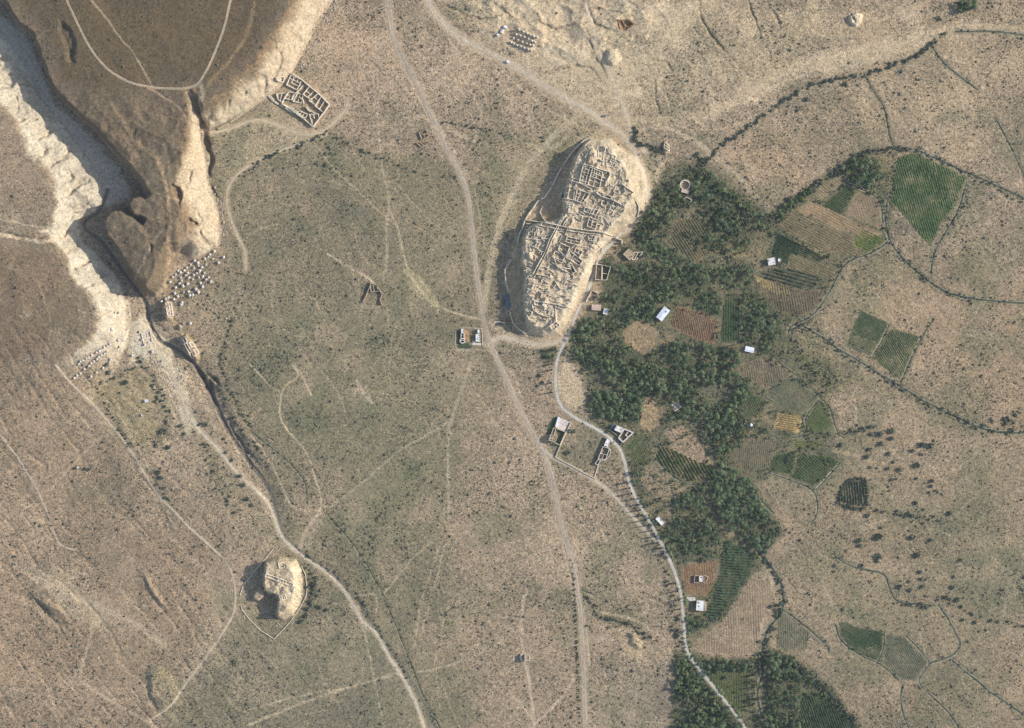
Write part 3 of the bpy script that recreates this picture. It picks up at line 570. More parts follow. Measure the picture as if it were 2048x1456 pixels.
# fields: polygon, soil colour, row colour, row angle (deg in the photo), spacing, crop height, name words
FIELDS = [
 ([(1446,1082),(1496,1096),(1510,1120),(1498,1152),(1468,1196),(1424,1248),(1410,1226),(1426,1190),(1442,1130)],(72,80,58),(66,84,58),4,5.6,1.7,'dense orchard of low green rows beside the bare tan field'),
 ([(1795,312),(1830,305),(1880,326),(1933,354),(1915,400),(1880,452),(1862,496),(1838,470),(1800,425),(1782,402),(1786,360)],(88,98,62),(62,86,42),75,4.5,.5,'large green field left of the long ditch at upper right'),
 ([(1644,412),(1690,372),(1712,386),(1696,410),(1684,430)],(74,80,52),(52,72,38),30,4.5,.6,'dark green striped plot above the bare striped strips'),
 ([(1588,420),(1622,402),(1764,468),(1738,486),(1716,470),(1660,452)],(160,134,102),(128,106,78),27,5,.25,'dry tan strip field between two ditches'),
 ([(1556,452),(1588,424),(1708,474),(1712,492),(1738,507),(1724,514),(1640,500)],(130,112,86),(98,92,64),27,5,.4,'brown striped field below the dry tan strip'),
 ([(1714,384),(1758,400),(1762,428),(1764,460),(1690,428)],(146,124,98),(122,104,80),75,5,.2,'bare brown plot inside the upper ditch bend'),
 ([(1612,382),(1676,342),(1684,368),(1640,402)],(146,128,98),(112,104,74),40,5,.3,'brown wedge plot behind the tree hedge at upper right'),
 ([(1480,420),(1530,446),(1520,484),(1498,478),(1484,450)],(130,114,90),(100,94,68),60,5,.35,'grey brown plot at the right edge of the upper grove'),
 ([(1458,480),(1480,486),(1494,512),(1468,518),(1452,500)],(160,140,98),(124,112,72),20,5,.3,'round straw plot below the upper grove'),
 ([(1552,466),(1592,484),(1645,512),(1640,528),(1584,506),(1578,530),(1542,514)],(48,62,44),(38,58,34),27,4,.7,'dark green L shaped field beside the white farmhouse'),
 ([(1580,508),(1646,524),(1672,548),(1656,572),(1640,552),(1572,540)],(126,110,84),(92,88,60),27,5,.3,'olive brown plot below the dark green field'),
 ([(1520,546),(1560,535),(1640,552),(1632,574),(1590,578),(1530,560)],(84,84,66),(50,62,46),15,7,1.3,'orchard strip of dark bushes'),
 ([(1505,560),(1550,560),(1600,580),(1650,580),(1628,622),(1600,632),(1560,626),(1530,600)],(118,100,78),(84,80,58),80,5,.35,'brown striped field left of the curving ditch'),
 ([(1510,552),(1552,568),(1584,585),(1570,594),(1520,572)],(170,144,96),(140,120,76),27,5,.2,'narrow straw coloured strip'),
 ([(1724,458),(1768,478),(1742,506),(1708,488)],(104,112,54),(70,88,40),27,4.5,.5,'small bright green plot inside the ditch bend'),
 ([(1449,588),(1480,590),(1478,686),(1440,685)],(50,68,42),(46,68,38),90,5,.4,'deep green rectangular field with straight edges'),
 ([(1350,610),(1400,622),(1436,642),(1430,690),(1396,680),(1340,652)],(134,104,80),(100,78,58),78,4.2,.35,'ploughed red brown field beside the white roofed barn'),
 ([(1722,620),(1780,648),(1758,686),(1700,668)],(78,86,60),(60,78,48),30,4,.4,'green plot right of centre, upper of the pair'),
 ([(1700,668),(1758,686),(1742,714),(1690,690)],(104,102,76),(82,88,60),30,4,.3,'faded green plot under the upper green one'),
 ([(1782,656),(1840,672),(1800,762),(1744,716)],(88,94,62),(68,82,50),60,4,.4,'green plot right of centre, lower of the pair'),
 ([(1545,910),(1592,900),(1586,950),(1530,940)],(68,82,48),(50,72,36),45,4,.5,'green plot left of the forked path'),
 ([(1596,906),(1660,914),(1680,926),(1630,972),(1584,954)],(78,86,52),(54,72,38),45,4.5,.5,'green plot right of the forked path'),
 ([(1586,882),(1640,884),(1640,900),(1590,900)],(120,112,68),(84,92,46),0,4.5,.4,'thin yellow green strip above the forked path'),
 ([(1692,958),(1734,962),(1728,1014),(1700,1014),(1676,1002)],(104,90,68),(64,76,54),85,5.4,1.2,'small vineyard with bold vertical rows'),
 ([(1676,1240),(1722,1256),(1768,1262),(1766,1325),(1700,1300),(1682,1272)],(62,78,52),(48,68,42),20,4,.5,'dark green field at lower right'),
 ([(1772,1268),(1806,1274),(1856,1324),(1830,1362),(1800,1358),(1768,1326)],(98,98,78),(80,86,64),60,4,.3,'grey green field beside the dark green one'),
 ([(1316,888),(1342,894),(1430,936),(1424,966),(1378,964),(1340,944),(1310,918)],(128,108,78),(64,78,40),60,6,1.0,'vineyard terrace with dark diagonal rows'),
 ([(1276,868),(1290,872),(1262,904),(1250,896)],(84,96,56),(62,80,42),120,4,.4,'little green strip beside the house at the road bend'),
 ([(1290,874),(1300,900),(1290,930),(1268,936),(1258,910)],(98,98,66),(78,84,54),120,4,.4,'grey green plot below the house at the road bend'),
 ([(1540,768),(1586,754),(1636,796),(1606,826),(1556,820),(1536,798)],(112,106,82),(88,92,66),30,4,.3,'grey green field enclosed by a curving path'),
 ([(1556,824),(1600,830),(1604,852),(1594,866),(1548,856)],(178,150,100),(116,98,58),10,4.4,.3,'straw yellow striped plot'),
 ([(1636,804),(1658,822),(1668,850),(1640,868),(1614,852),(1612,832)],(86,96,56),(66,82,42),30,4,.3,'rounded green plot right of the straw plot'),
 ([(1500,786),(1534,800),(1518,832),(1492,838)],(84,92,58),(58,74,40),120,4,.4,'green strip beside a small bare plot'),
 ([(1390,1296),(1412,1268),(1450,1238),(1504,1152),(1538,1162),(1548,1196),(1522,1250),(1514,1310),(1400,1308)],(152,132,106),(124,108,84),88,5,.2,'bare tan field in the bend of the ditch'),
 ([(1362,1132),(1440,1118),(1428,1160),(1416,1194),(1372,1186)],(140,108,80),(110,88,62),85,5,.2,'reddish bare plot around two white houses'),
 ([(1412,1348),(1496,1345),(1492,1430),(1462,1410),(1430,1374)],(84,92,52),(66,78,40),90,5,.3,'green garden plot between road and ditch'),
 ([(1604,1384),(1650,1396),(1716,1456),(1712,1470),(1600,1470),(1598,1420)],(70,78,52),(48,64,38),70,4.5,.7,'dark green rows at the bottom edge'),
 ([(1556,1228),(1570,1226),(1622,1264),(1612,1300),(1596,1306),(1552,1296)],(112,108,84),(92,94,70),88,4.4,.3,'small grey green plot beside the canal'),
 ([(1350,440),(1392,432),(1424,470),(1440,502),(1388,524),(1340,488)],(122,106,78),(86,86,56),58,5,.6,'striped olive field inside the palm grove'),
 ([(1474,880),(1520,876),(1552,882),(1540,934),(1500,950),(1474,930),(1462,908)],(118,106,84),(96,94,70),85,4,.3,'grey brown striped field at the grove edge'),
 ([(1470,728),(1530,716),(1556,730),(1590,752),(1536,778),(1500,760)],(128,110,88),(96,90,68),80,4.5,.3,'brown field beside the little white shed'),
]
OASIS = [(1340,332),(1400,326),(1450,356),(1540,430),(1600,390),(1680,330),(1730,304),(1790,304),(1784,400),(1778,480),(1700,520),(1660,570),(1624,632),(1576,668),(1600,700),(1650,730),(1690,760),(1650,800),(1676,840),(1650,900),(1680,925),(1634,982),(1560,960),(1516,962),(1562,1060),(1524,1110),(1512,1150),(1436,1250),(1384,1296),(1364,1200),(1334,1100),(1276,990),(1248,890),(1180,840),(1176,790),(1148,720),(1138,668),(1204,590),(1206,520),(1268,466),(1290,420)]
OASIS2 = [(1350,1306),(1384,1312),(1500,1318),(1540,1296),(1592,1312),(1660,1375),(1730,1470),(1340,1470)]
for P, f_ in ((OASIS, 12), (OASIS2, 10)):
    w, sd = sdpoly(P, f_+6)
    n1 = fbm(PX[w], PY[w], 46, 190, 4); n2 = fbm(PX[w], PY[w], 18, 191, 3)
    paint(w, sm(-f_, f_*.5, sd+8*n2)*np.clip(.74+.35*n1, .2, .9), (96,97,72))
    paint(w, sm(-f_, f_, sd)*sm(.05, .45, n2)*.6, (78,84,54)); paint(w, sm(-f_, f_, sd)*sm(.1, .5, -n1)*.5, (140,124,94))
    w2 = w
def dull(c): g_ = sum(c)/3; return tuple(v*.9+g_*.1 for v in c)
for P, c, rc, ang, sp, hh, nm in FIELDS:
    w, sd = sdpoly(P, 6, SX, SY)
    nn = fbm(PX[w], PY[w], 26, 90, 4); n3 = fbm(PX[w], PY[w], 9, 92, 2)
    paint(w, np.clip(sm(-1.6, 1.6, sd+1.8*n3)*(.80+.55*nn), 0, .95), dull(c))
    bare(w, sm(-1, 2, sd)*.8)
# groves: polygon, spacing, palm share, crown size
GROVES = [
 ([(1350,352),(1390,334),(1410,338),(1440,362),(1482,398),(1534,438),(1518,462),(1486,506),(1460,500),(1452,462),(1424,436),(1384,412),(1350,424),(1318,452),(1296,470),(1278,466),(1268,444),(1290,420),(1318,384)],10,.35,1.0),
 ([(1276,462),(1300,468),(1330,484),(1344,500),(1384,526),(1340,532),(1300,512),(1276,496)],9,.45,.85),
 ([(1206,518),(1236,530),(1262,522),(1300,530),(1360,534),(1412,524),(1432,540),(1412,570),(1390,590),(1352,602),(1330,612),(1318,606),(1300,646),(1262,652),(1216,664),(1180,686),(1142,690),(1140,668),(1166,638),(1190,634),(1204,600),(1206,560)],9,.6,.95),
 ([(1438,530),(1506,528),(1506,560),(1490,586),(1440,580)],9.5,.95,1.05),
 ([(1386,584),(1436,580),(1444,596),(1438,636),(1404,620),(1356,604)],10,.4,.9),
 ([(1480,592),(1510,580),(1540,604),(1562,630),(1570,640),(1556,672),(1540,706),(1510,700),(1482,690)],11,.3,.95),
 ([(1140,692),(1182,688),(1226,672),(1262,690),(1300,706),(1340,684),(1396,686),(1440,694),(1480,706),(1476,728),(1466,744),(1484,762),(1508,784),(1490,838),(1500,858),(1486,884),(1466,900),(1448,922),(1430,906),(1412,872),(1404,838),(1378,838),(1340,842),(1328,808),(1300,790),(1286,800),(1252,780),(1226,768),(1200,742),(1174,736),(1150,712)],9.2,.5,1.0),
 ([(1184,784),(1232,778),(1272,786),(1290,802),(1280,848),(1262,852),(1230,842),(1196,830),(1172,812)],9,.7,1.0),
 ([(1446,920),(1470,940),(1504,964),(1524,1002),(1560,1062),(1522,1110),(1494,1086),(1452,1040),(1424,1000),(1414,968),(1424,940)],9,.85,1.0),
 ([(1372,1234),(1400,1232),(1420,1244),(1384,1272)],9,.4,.8),
 ([(1346,1000),(1406,972),(1424,1040),(1446,1076),(1438,1116),(1372,1126),(1354,1112),(1332,1066),(1344,1040)],9,.7,.9),
 ([(1360,1308),(1376,1318),(1404,1352),(1440,1396),(1476,1440),(1496,1470),(1348,1470),(1352,1420),(1346,1370)],10,.35,1.15),
 ([(1540,1300),(1584,1312),(1604,1344),(1600,1400),(1604,1470),(1528,1470),(1530,1420),(1540,1380),(1532,1330)],10,.4,1.1),
 ([(1404,1322),(1504,1318),(1500,1342),(1440,1346),(1420,1342)],9,.6,1.0),
 ([(1684,336),(1724,308),(1758,318),(1762,352),(1734,378),(1700,368)],10,.3,1.15),
 ([(1912,20),(1926,0),(1955,-10),(1952,10),(1930,26)],9,.2,1.1),
 ([(1070,700),(1112,690),(1108,720),(1088,735)],9,.3,.8),
 ([(1232,840),(1220,815),(1196,808),(1190,830)],9,.5,.8),
 ([(1262,940),(1292,930),(1276,960),(1262,968)],9,.5,.8),
 ([(1340,1020),(1320,1000),(1300,960),(1286,940),(1270,960),(1280,990),(1310,1035)],14,.3,.7),
 ([(1545,430),(1580,400),(1620,372),(1634,380),(1600,402),(1560,436)],8,.3,.9),
 ([(1372,480),(1404,404),(1430,430),(1452,470),(1470,505),(1446,508)],13,.3,1.0),
]
for P, sp, pf, s_ in GROVES:
    w, sd = sdpoly(P, 10, SX, SY)
    nn = fbm(PX[w], PY[w], 26, 91, 3)
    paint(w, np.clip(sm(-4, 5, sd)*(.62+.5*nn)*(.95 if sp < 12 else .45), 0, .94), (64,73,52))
# clearings inside the grove
for P, c in [([(1262,640),(1290,640),(1318,664),(1310,690),(1290,712),(1252,690),(1244,670)],(156,134,106)), ([(1284,804),(1304,800),(1316,822),(1318,850),(1296,868),(1280,850)],(166,142,110)),
             ([(1330,862),(1366,850),(1396,880),(1412,910),(1432,930),(1404,926),(1352,908)],(168,144,118)), ([(1396,782),(1420,768),(1460,764),(1474,776),(1450,800),(1420,806)],(108,106,86)),
             ([(1290,925),(1320,935),(1350,960),(1376,972),(1350,1000),(1310,1000),(1280,960)],(150,134,110)),([(1540,950),(1600,970),(1626,990),(1628,1030),(1590,1042),(1540,1010),(1510,970)],(140,126,104))]:
    w, sd = sdpoly(P, 8, SX, SY); paint(w, .85*sm(-3, 4, sd), c)
CLEAR = [[(1266,644),(1288,642),(1314,664),(1306,688),(1290,704),(1256,688)],[(1284,804),(1304,800),(1316,822),(1318,850),(1296,868),(1280,850)],[(1340,804),(1364,804),(1366,824),(1342,824)],[(1396,782),(1420,768),(1460,764),(1474,776),(1450,800),(1420,806)],
         [(1200,532),(1240,532),(1236,572),(1200,590)],[(1310,606),(1346,606),(1346,646),(1310,648)],[(1176,604),(1220,604),(1220,634),(1176,632)],[(1480,690),(1514,690),(1514,712),(1480,712)],[(1240,510),(1284,498),(1282,524),(1246,530)],[(1384,1140),(1416,1140),(1416,1172),(1384,1172)],[(1376,1184),(1418,1190),(1418,1226),(1376,1226)],[(1310,1026),(1340,1026),(1336,1058),(1312,1056)],
         [(1226,844),(1272,840),(1272,880),(1226,880)],[(1360,355),(1386,355),(1384,410),(1360,385)],[(1310,1026),(1336,1024),(1332,1056),(1312,1056)]]
# soil under roads
for P, hw, c in [(ROAD_MAIN,8,(166,148,126)),(ROAD_NORTH,11,(184,165,140)),(WASH,7,(182,163,136)),(STREAM_TRACK,6,(184,168,142)),(ROAD_OASIS,5,(150,140,120)),(VILLAGE_TRACK2,6,(178,160,134)),(RIVERSIDE,6,(174,156,128)),(CITADEL_RING,9,(186,168,142)),(FARM_TRACK,5,(180,162,138))]:
    Q = smooth(P, 2); w, dd = pl_dist(Q, hw+6)
    bare(w, sm(hw+2, hw, dd)); paint(w, np.clip(.8*sm(hw+2, hw*.4, dd)*(.8+.5*fbm(PX[w], PY[w], 18, 95, 3)), 0, 1), c)
for P, hw in DITCHES:
    Q = smooth(P, 2); w, dd = pl_dist(Q, hw+12)
    bare(w, sm(hw+2, hw, dd)); paint(w, .5*sm(hw+7, hw+1, dd)*sm(-.4, .3, fbm(PX[w], PY[w], 30, 96, 2)), (112,108,84))
    Z[w] -= .5*sm(hw+1, hw*.3, dd)
for P, hw, dn, s_ in HEDGES:
    Q = smooth(P, 2); w, dd = pl_dist(Q, hw+10)
    paint(w, .45*dn*sm(hw+5, hw*.5, dd), (88,88,62))
COLR = np.clip(COLR*np.array([1.06,1.025,.94])*(1+.05*fbm(PX, PY, 5, 97, 2))[..., None], 0.01, .9)
SCRUB = np.clip(.5+.9*fbm(PX, PY, 70, 98, 4), 0, 1); 
bare(*(lambda r: (r[0], sm(-2, 3, r[1])))(sdpoly(CIT_OUT, 8, SX, SY)))
lum = COLR.mean(-1); SCRUB *= (sm(.42, .30, lum)*.85+.15)*(1-.85*BARE)

def zt(px, py):
    """terrain height at map position"""
    i = min(max(int(np.searchsorted(gx, px))-1, 0), NX-2); j = min(max(int(np.searchsorted(gy, py))-1, 0), NY-2)
    fx = (px-gx[i])/(gx[i+1]-gx[i]); fy = (py-gy[j])/(gy[j+1]-gy[j])
    return float((Z[j, i]*(1-fx)+Z[j, i+1]*fx)*(1-fy) + (Z[j+1, i]*(1-fx)+Z[j+1, i+1]*fx)*fy)
def ztv(px, py):
    px = np.asarray(px); py = np.asarray(py)
    i = np.clip(np.searchsorted(gx, px)-1, 0, NX-2); j = np.clip(np.searchsorted(gy, py)-1, 0, NY-2)
    fx = (px-gx[i])/(gx[i+1]-gx[i]); fy = (py-gy[j])/(gy[j+1]-gy[j])
    return (Z[j, i]*(1-fx)+Z[j, i+1]*fx)*(1-fy) + (Z[j+1, i]*(1-fx)+Z[j+1, i+1]*fx)*fy

# ------------------------------------------------------------------ materials
def newmat(name):
    m = bpy.data.materials.new(name); m.use_nodes = True
    nt = m.node_tree; b = nt.nodes['Principled BSDF']; b.inputs['Roughness'].default_value = .9
    try: b.inputs['Specular IOR Level'].default_value = .15
    except Exception: pass
    return m, nt, b
def N(nt, t, **k):
    n = nt.nodes.new(t)
    for a, v in k.items(): setattr(n, a, v)
    return n
def ramp(nt, src, stops):
    r = N(nt, 'ShaderNodeValToRGB'); e = r.color_ramp.elements
    while len(e) < len(stops): e.new(.5)
    for q, (p, c) in zip(e, stops): q.position = p; q.color = (c[0], c[1], c[2], 1) if not isinstance(c, (int, float)) else (c, c, c, 1)
    nt.links.new(src, r.inputs[0]); return r.outputs[0]
def mixc(nt, fac, a, b, mode='MIX'):
    m = N(nt, 'ShaderNodeMix', data_type='RGBA', blend_type=mode)
    for inp, v in ((m.inputs[0], fac), (m.inputs[6], a), (m.inputs[7], b)):
        if hasattr(v, 'is_linked') or hasattr(v, 'links'): nt.links.new(v, inp)
        elif isinstance(v, (int, float)): inp.default_value = v
        else: inp.default_value = (v[0], v[1], v[2], 1)
    return m.outputs[2]
def noise(nt, scale, detail=4, dist=0., rough=.55, vec=None, off=None):
    n = N(nt, 'ShaderNodeTexNoise'); n.inputs['Scale'].default_value = scale; n.inputs['Detail'].default_value = detail
    n.inputs['Distortion'].default_value = dist; n.inputs['Roughness'].default_value = rough
    if vec is not None: nt.links.new(vec, n.inputs['Vector'])
    return n.outputs['Fac']
def ground_mat(name, specks=True, amp=1.0):
    m, nt, b = newmat(name)
    geo = N(nt, 'ShaderNodeNewGeometry'); pos = geo.outputs['Position']
    at = N(nt, 'ShaderNodeAttribute', attribute_name='soil'); col = at.outputs['Color']
    n1 = noise(nt, .42, 5, 1.2, .62, pos); n2 = noise(nt, .085, 4, .6, .6, pos); n3 = noise(nt, 1.3, 3, .8, .6, pos)
    c = mixc(nt, 1.0, col, ramp(nt, n1, [(.36, 1-.42*amp), (.5, 1.0), (.64, 1+.34*amp)]), 'MULTIPLY')
    c = mixc(nt, 1.0, c, ramp(nt, n3, [(.35, 1-.30*amp), (.5, 1.0), (.65, 1+.28*amp)]), 'MULTIPLY')
    c = mixc(nt, 1.0, c, ramp(nt, n2, [(.3, (.93,.95,.97)), (.7, (1.06,1.04,1.0))]), 'MULTIPLY')
    if specks:
        sa = N(nt, 'ShaderNodeAttribute', attribute_name='scrub').outputs['Fac']
        mr = N(nt, 'ShaderNodeMapRange'); nt.links.new(sa, mr.inputs[0]); mr.inputs[1].default_value = 0; mr.inputs[2].default_value = .3; mr.inputs[3].default_value = .40; mr.inputs[4].default_value = 1
        c = mixc(nt, mr.outputs[0], mixc(nt, .45, col, c), c)
        n4 = noise(nt, .34, 4, 1.6, .6, pos)
        ad = N(nt, 'ShaderNodeMath', operation='MULTIPLY_ADD'); nt.links.new(sa, ad.inputs[0]); ad.inputs[1].default_value = .17; nt.links.new(n4, ad.inputs[2])
        f = ramp(nt, ad.outputs[0], [(.60, 0.0), (.69, .55)])
        c = mixc(nt, f, c, (.125, .118, .078))
    nt.links.new(c, b.inputs['Base Color'])
    bp = N(nt, 'ShaderNodeBump'); bp.inputs['Strength'].default_value = .75; bp.inputs['Distance'].default_value = .9*amp
    nt.links.new(noise(nt, .55, 6, 1.0, .68, pos), bp.inputs['Height']); nt.links.new(bp.outputs[0], b.inputs['Normal'])
    return m
M = {}
M['ground'] = ground_mat('soil_and_scrub', True, 1.18)
M['track'] = ground_mat('trodden_track', False, .55)
def simple(name, c, c2=None, scale=1.0, rough=.9, spec=.15, bump=.0, lo=.35, hi=.65, detail=4):
    m, nt, b = newmat(name); pos = N(nt, 'ShaderNodeNewGeometry').outputs['Position']
    if c2 is None: c2 = [v*.75 for v in c]
    nt.links.new(ramp(nt, noise(nt, scale, detail, .5, .6, pos), [(lo, c2), (hi, c)]), b.inputs['Base Color'])
    b.inputs['Roughness'].default_value = rough
    try: b.inputs['Specular IOR Level'].default_value = spec
    except Exception: pass
    if bump:
        bp = N(nt, 'ShaderNodeBump'); bp.inputs['Strength'].default_value = .6; bp.inputs['Distance'].default_value = bump
        nt.links.new(noise(nt, scale*2, 5, .5, .6, pos), bp.inputs['Height']); nt.links.new(bp.outputs[0], b.inputs['Normal'])
    M[name] = m; return m
simple('mudbrick', alb((222,210,188)), alb((198,184,160)), .8, bump=.1)
simple('mudbrick_dark', alb((176,156,130)), alb((146,126,104)), .8, bump=.1)
simple('mud_floor', alb((178,158,130)), alb((150,130,104)), .6, bump=.2)
simple('plaster_white', alb((214,204,192)), alb((182,170,156)), .7)
simple('roof_white', alb((228,224,218)), alb((200,194,188)), .35)
simple('roof_metal', alb((226,228,232)), alb((196,200,206)), .25, .45, .4)
simple('roof_pinkish', alb((200,176,158)), alb((176,150,132)), .5)
simple('roof_blue', (.10,.16,.22), (.07,.11,.16), .5, .5, .4)
simple('canvas', alb((224,216,204)), alb((176,168,158)), .5)
simple('canvas_tan', alb((190,170,146)), alb((160,140,118)), .9)
simple('dark_opening', (.035,.03,.028), (.02,.018,.016), 1)
simple('timber', (.11,.075,.045), (.07,.045,.03), 2)
simple('lawn', (.07,.095,.045), (.05,.072,.035), .5)
simple('bark', (.12,.09,.065), (.07,.05,.035), 2)
simple('stone', alb((186,172,152)), alb((150,136,118)), .9, bump=.2)
simple('metal_tank', (.45,.47,.5), (.35,.37,.4), 1, .4, .5)
simple('orange_rubble', alb((186,150,108)), alb((146,116,84)), .7, bump=.2)
simple('car_paint', (.55,.56,.58), (.5,.51,.53), .3, .3, .5)
simple('glass_dark', (.03,.035,.04), (.02,.025,.03), .5, .1, .5)
simple('rubber', (.03,.03,.03), (.02,.02,.02), 1)
def leafmat(name, a, b_, c_=None, sc1=.16, sc2=1.1):
    m, nt, b = newmat(name); pos = N(nt, 'ShaderNodeNewGeometry').outputs['Position']
    base = ramp(nt, noise(nt, sc1, 3, .4, .6, pos), [(.36, a), (.64, b_)])
    base = mixc(nt, 1.0, base, ramp(nt, noise(nt, sc2, 3, 0, .6, pos), [(.3, .55), (.7, 1.45)]), 'MULTIPLY')
    nt.links.new(base, b.inputs['Base Color']); b.inputs['Roughness'].default_value = .75
    M[name] = m; return m
leafmat('palm_leaf', (.040,.074,.036), (.150,.188,.086), None, .09)
leafmat('tree_leaf', (.044,.080,.036), (.178,.215,.080), None, .09)
leafmat('cypress_leaf', (.035,.055,.032), (.05,.075,.04))
leafmat('scrub_leaf', (.10,.098,.062), (.150,.140,.092))
leafmat('dry_leaf', (.10,.085,.06), (.15,.125,.085))
leafmat('hedge_leaf', (.068,.086,.060), (.128,.142,.094))
def cropmat(i, c):
    c = dull(c)
    a = alb(c); k = 'crop_%d' % i; leafmat(k, tuple(a*.8), tuple(a*1.15), None, .06, .9); return M[k]

# ------------------------------------------------------------------ mesh helpers
class MB:
    def __init__(s): s.v = []; s.f = []; s.m = []
    def add(s, vs, fs, mi=0):
        o = len(s.v); s.v += [tuple(v) for v in vs]
        for f in fs: s.f.append(tuple(o+i for i in f)); s.m.append(mi)
    def box(s, cx, cy, z0, z1, w, d, rot=0., mi=0, taper=0.):
        c, sn = math.cos(rot), math.sin(rot); P = []
        for z, k in ((z0, 1.), (z1, 1-taper)):
            for sx, sy in ((-1,-1),(1,-1),(1,1),(-1,1)):
                x = sx*w/2*k; y = sy*d/2*k; P.append((cx+x*c-y*sn, cy+x*sn+y*c, z))
        s.add(P, [(0,3,2,1),(4,5,6,7),(0,1,5,4),(1,2,6,5),(2,3,7,6),(3,0,4,7)], mi)
    def prism(s, poly, z0, z1, mi=0):
        n = len(poly); P = [(x, y, z0) for x, y in poly]+[(x, y, z1) for x, y in poly]
        F = [tuple(range(n, 2*n)), tuple(range(n-1, -1, -1))]+[(i, (i+1) % n, n+(i+1) % n, n+i) for i in range(n)]
        s.add(P, F, mi)
    def cyl(s, cx, cy, z0, z1, r0, r1, n=8, mi=0, caps=True):
        P = []
        for z, r in ((z0, r0), (z1, r1)):
            for k in range(n): a = 2*math.pi*k/n; P.append((cx+r*math.cos(a), cy+r*math.sin(a), z))
        F = [(i, (i+1) % n, n+(i+1) % n, n+i) for i in range(n)]
        if caps: F += [tuple(range(n, 2*n)), tuple(range(n-1, -1, -1))]
        s.add(P, F, mi)
    def ring(s, cx, cy, z0, z1, ro, ri, n=16, mi=0):
        P = []
        for z in (z0, z1):
            for r in (ro, ri):
                for k in range(n): a = 2*math.pi*k/n; P.append((cx+r*math.cos(a), cy+r*math.sin(a), z))
        F = []
        for i in range(n):
            j = (i+1) % n
            F += [(i, j, 2*n+j, 2*n+i), (n+j, n+i, 3*n+i, 3*n+j), (2*n+i, 2*n+j, 3*n+j, 3*n+i)]
        s.add(P, F, mi)
    def wall(s, pts, th, h, jag=.25, step=1.6, mi=0, base=None, gaps=0., depth=1.2):
        """ragged earth wall along map points; th, h in metres"""
        Q = []
        for (x0, y0), (x1, y1) in zip(pts[:-1], pts[1:]):
            L = math.hypot(x1-x0, y1-y0)*S; n = max(1, int(L/step))
            Q += [(x0+(x1-x0)*k/n, y0+(y1-y0)*k/n) for k in range(n)]
        Q.append(pts[-1]); n = len(Q)
        rs = random.random()*100; rows = []; bt = 1.75 if jag >= .15 else 1.05
        ww = [W(*q) for q in Q]
        for i, (x, y) in enumerate(ww):
            a = ww[max(i-1, 0)]; b = ww[min(i+1, n-1)]; dx, dy = b[0]-a[0], b[1]-a[1]; L = math.hypot(dx, dy) or 1
            nx, ny = -dy/L, dx/L
            zb = zt(*Q[i]) if base is None else base
            hh = h*(1-jag*(0.5+0.5*math.sin(i*.9+rs)*math.sin(i*.37+rs*2)) - jag*.6*random.random())
            t = th/2*(1+.22*(random.random()-.5))
            rows.append([(x+nx*t*bt, y+ny*t*bt, zb-depth), (x-nx*t*bt, y-ny*t*bt, zb-depth), (x-nx*t*.62, y-ny*t*.62, zb+hh), (x+nx*t*.62, y+ny*t*.62, zb+hh)])
        run = []
        def flush(run):
            if len(run) < 2: return
            V = [v for r in run for v in r]; F = [(0,1,2,3)]
            for i in range(len(run)-1):
                a = i*4; b = a+4
                F += [(a+3, a+2, b+2, b+3), (a+1, b+1, b+2, a+2), (a, a+3, b+3, b)]
            e = (len(run)-1)*4; F.append((e+3, e+2, e+1, e))
            s.add(V, F, mi)
        for r in rows:
            run.append(r)
            if gaps and random.random() < gaps: flush(run); run = []
        flush(run)
    def build(s, name, mats, parent=None, origin=None):
        me = bpy.data.meshes.new(name)
        v = np.array(s.v, float).reshape(-1, 3)
        if origin is not None: v = v - np.array(origin)
        me.from_pydata(v.tolist(), [], s.f)
        if not isinstance(mats, (list, tuple)): mats = [mats]
        for m in mats: me.materials.append(m)
        if len(mats) > 1: me.polygons.foreach_set('material_index', np.array(s.m, np.int32))
        me.update()
        o = bpy.data.objects.new(name, me); COL.objects.link(o)
        if parent is not None: o.parent = parent
        elif origin is not None: o.location = origin
        return o
def tag(o, label=None, cat=None, group=None, kind=None):
    if label: o['label'] = label
    if cat: o['category'] = cat
    if group: o['group'] = group
    if kind: o['kind'] = kind
    return o
def empty(name, loc, label, cat, group=None):
    o = bpy.data.objects.new(name, None); COL.objects.link(o); o.location = loc; o.empty_display_size = 1
    return tag(o, label, cat, group)
def npmesh(name, V, F, mat, k=4):
    me = bpy.data.meshes.new(name); V = np.asarray(V, np.float32); F = np.asarray(F, np.int32)
    me.vertices.add(len(V)); me.vertices.foreach_set('co', V.ravel())
    me.loops.add(F.size); me.loops.foreach_set('vertex_index', F.ravel())
    me.polygons.add(len(F)); me.polygons.foreach_set('loop_start', np.arange(0, F.size, k, dtype=np.int32))
    try: me.polygons.foreach_set('loop_total', np.full(len(F), k, np.int32))
    except Exception: pass
    me.update(calc_edges=True); me.materials.append(mat)
    o = bpy.data.objects.new(name, me); COL.objects.link(o); return o
def soilattr(me, C):
    a = me.attributes.new('soil', 'FLOAT_COLOR', 'POINT'); q = np.ones((len(C), 4), np.float32); q[:, :3] = C
    a.data.foreach_set('color', q.ravel())

# ------------------------------------------------------------------ the ground
V = np.stack([(PX-1024)*S, (728-PY)*S, Z], -1).reshape(-1, 3)
ii = np.arange(NX*NY).reshape(NY, NX)
F = np.stack([ii[:-1, :-1], ii[1:, :-1], ii[1:, 1:], ii[:-1, 1:]], -1).reshape(-1, 4)
g = npmesh('ground', V, F, M['ground']); soilattr(g.data, (COLR/KILL).reshape(-1, 3))
a = g.data.attributes.new('scrub', 'FLOAT', 'POINT'); a.data.foreach_set('value', SCRUB.astype(np.float32).ravel())
g.data.polygons.foreach_set('use_smooth', np.ones(len(F), bool)); g['kind'] = 'structure'
del V, F, ii

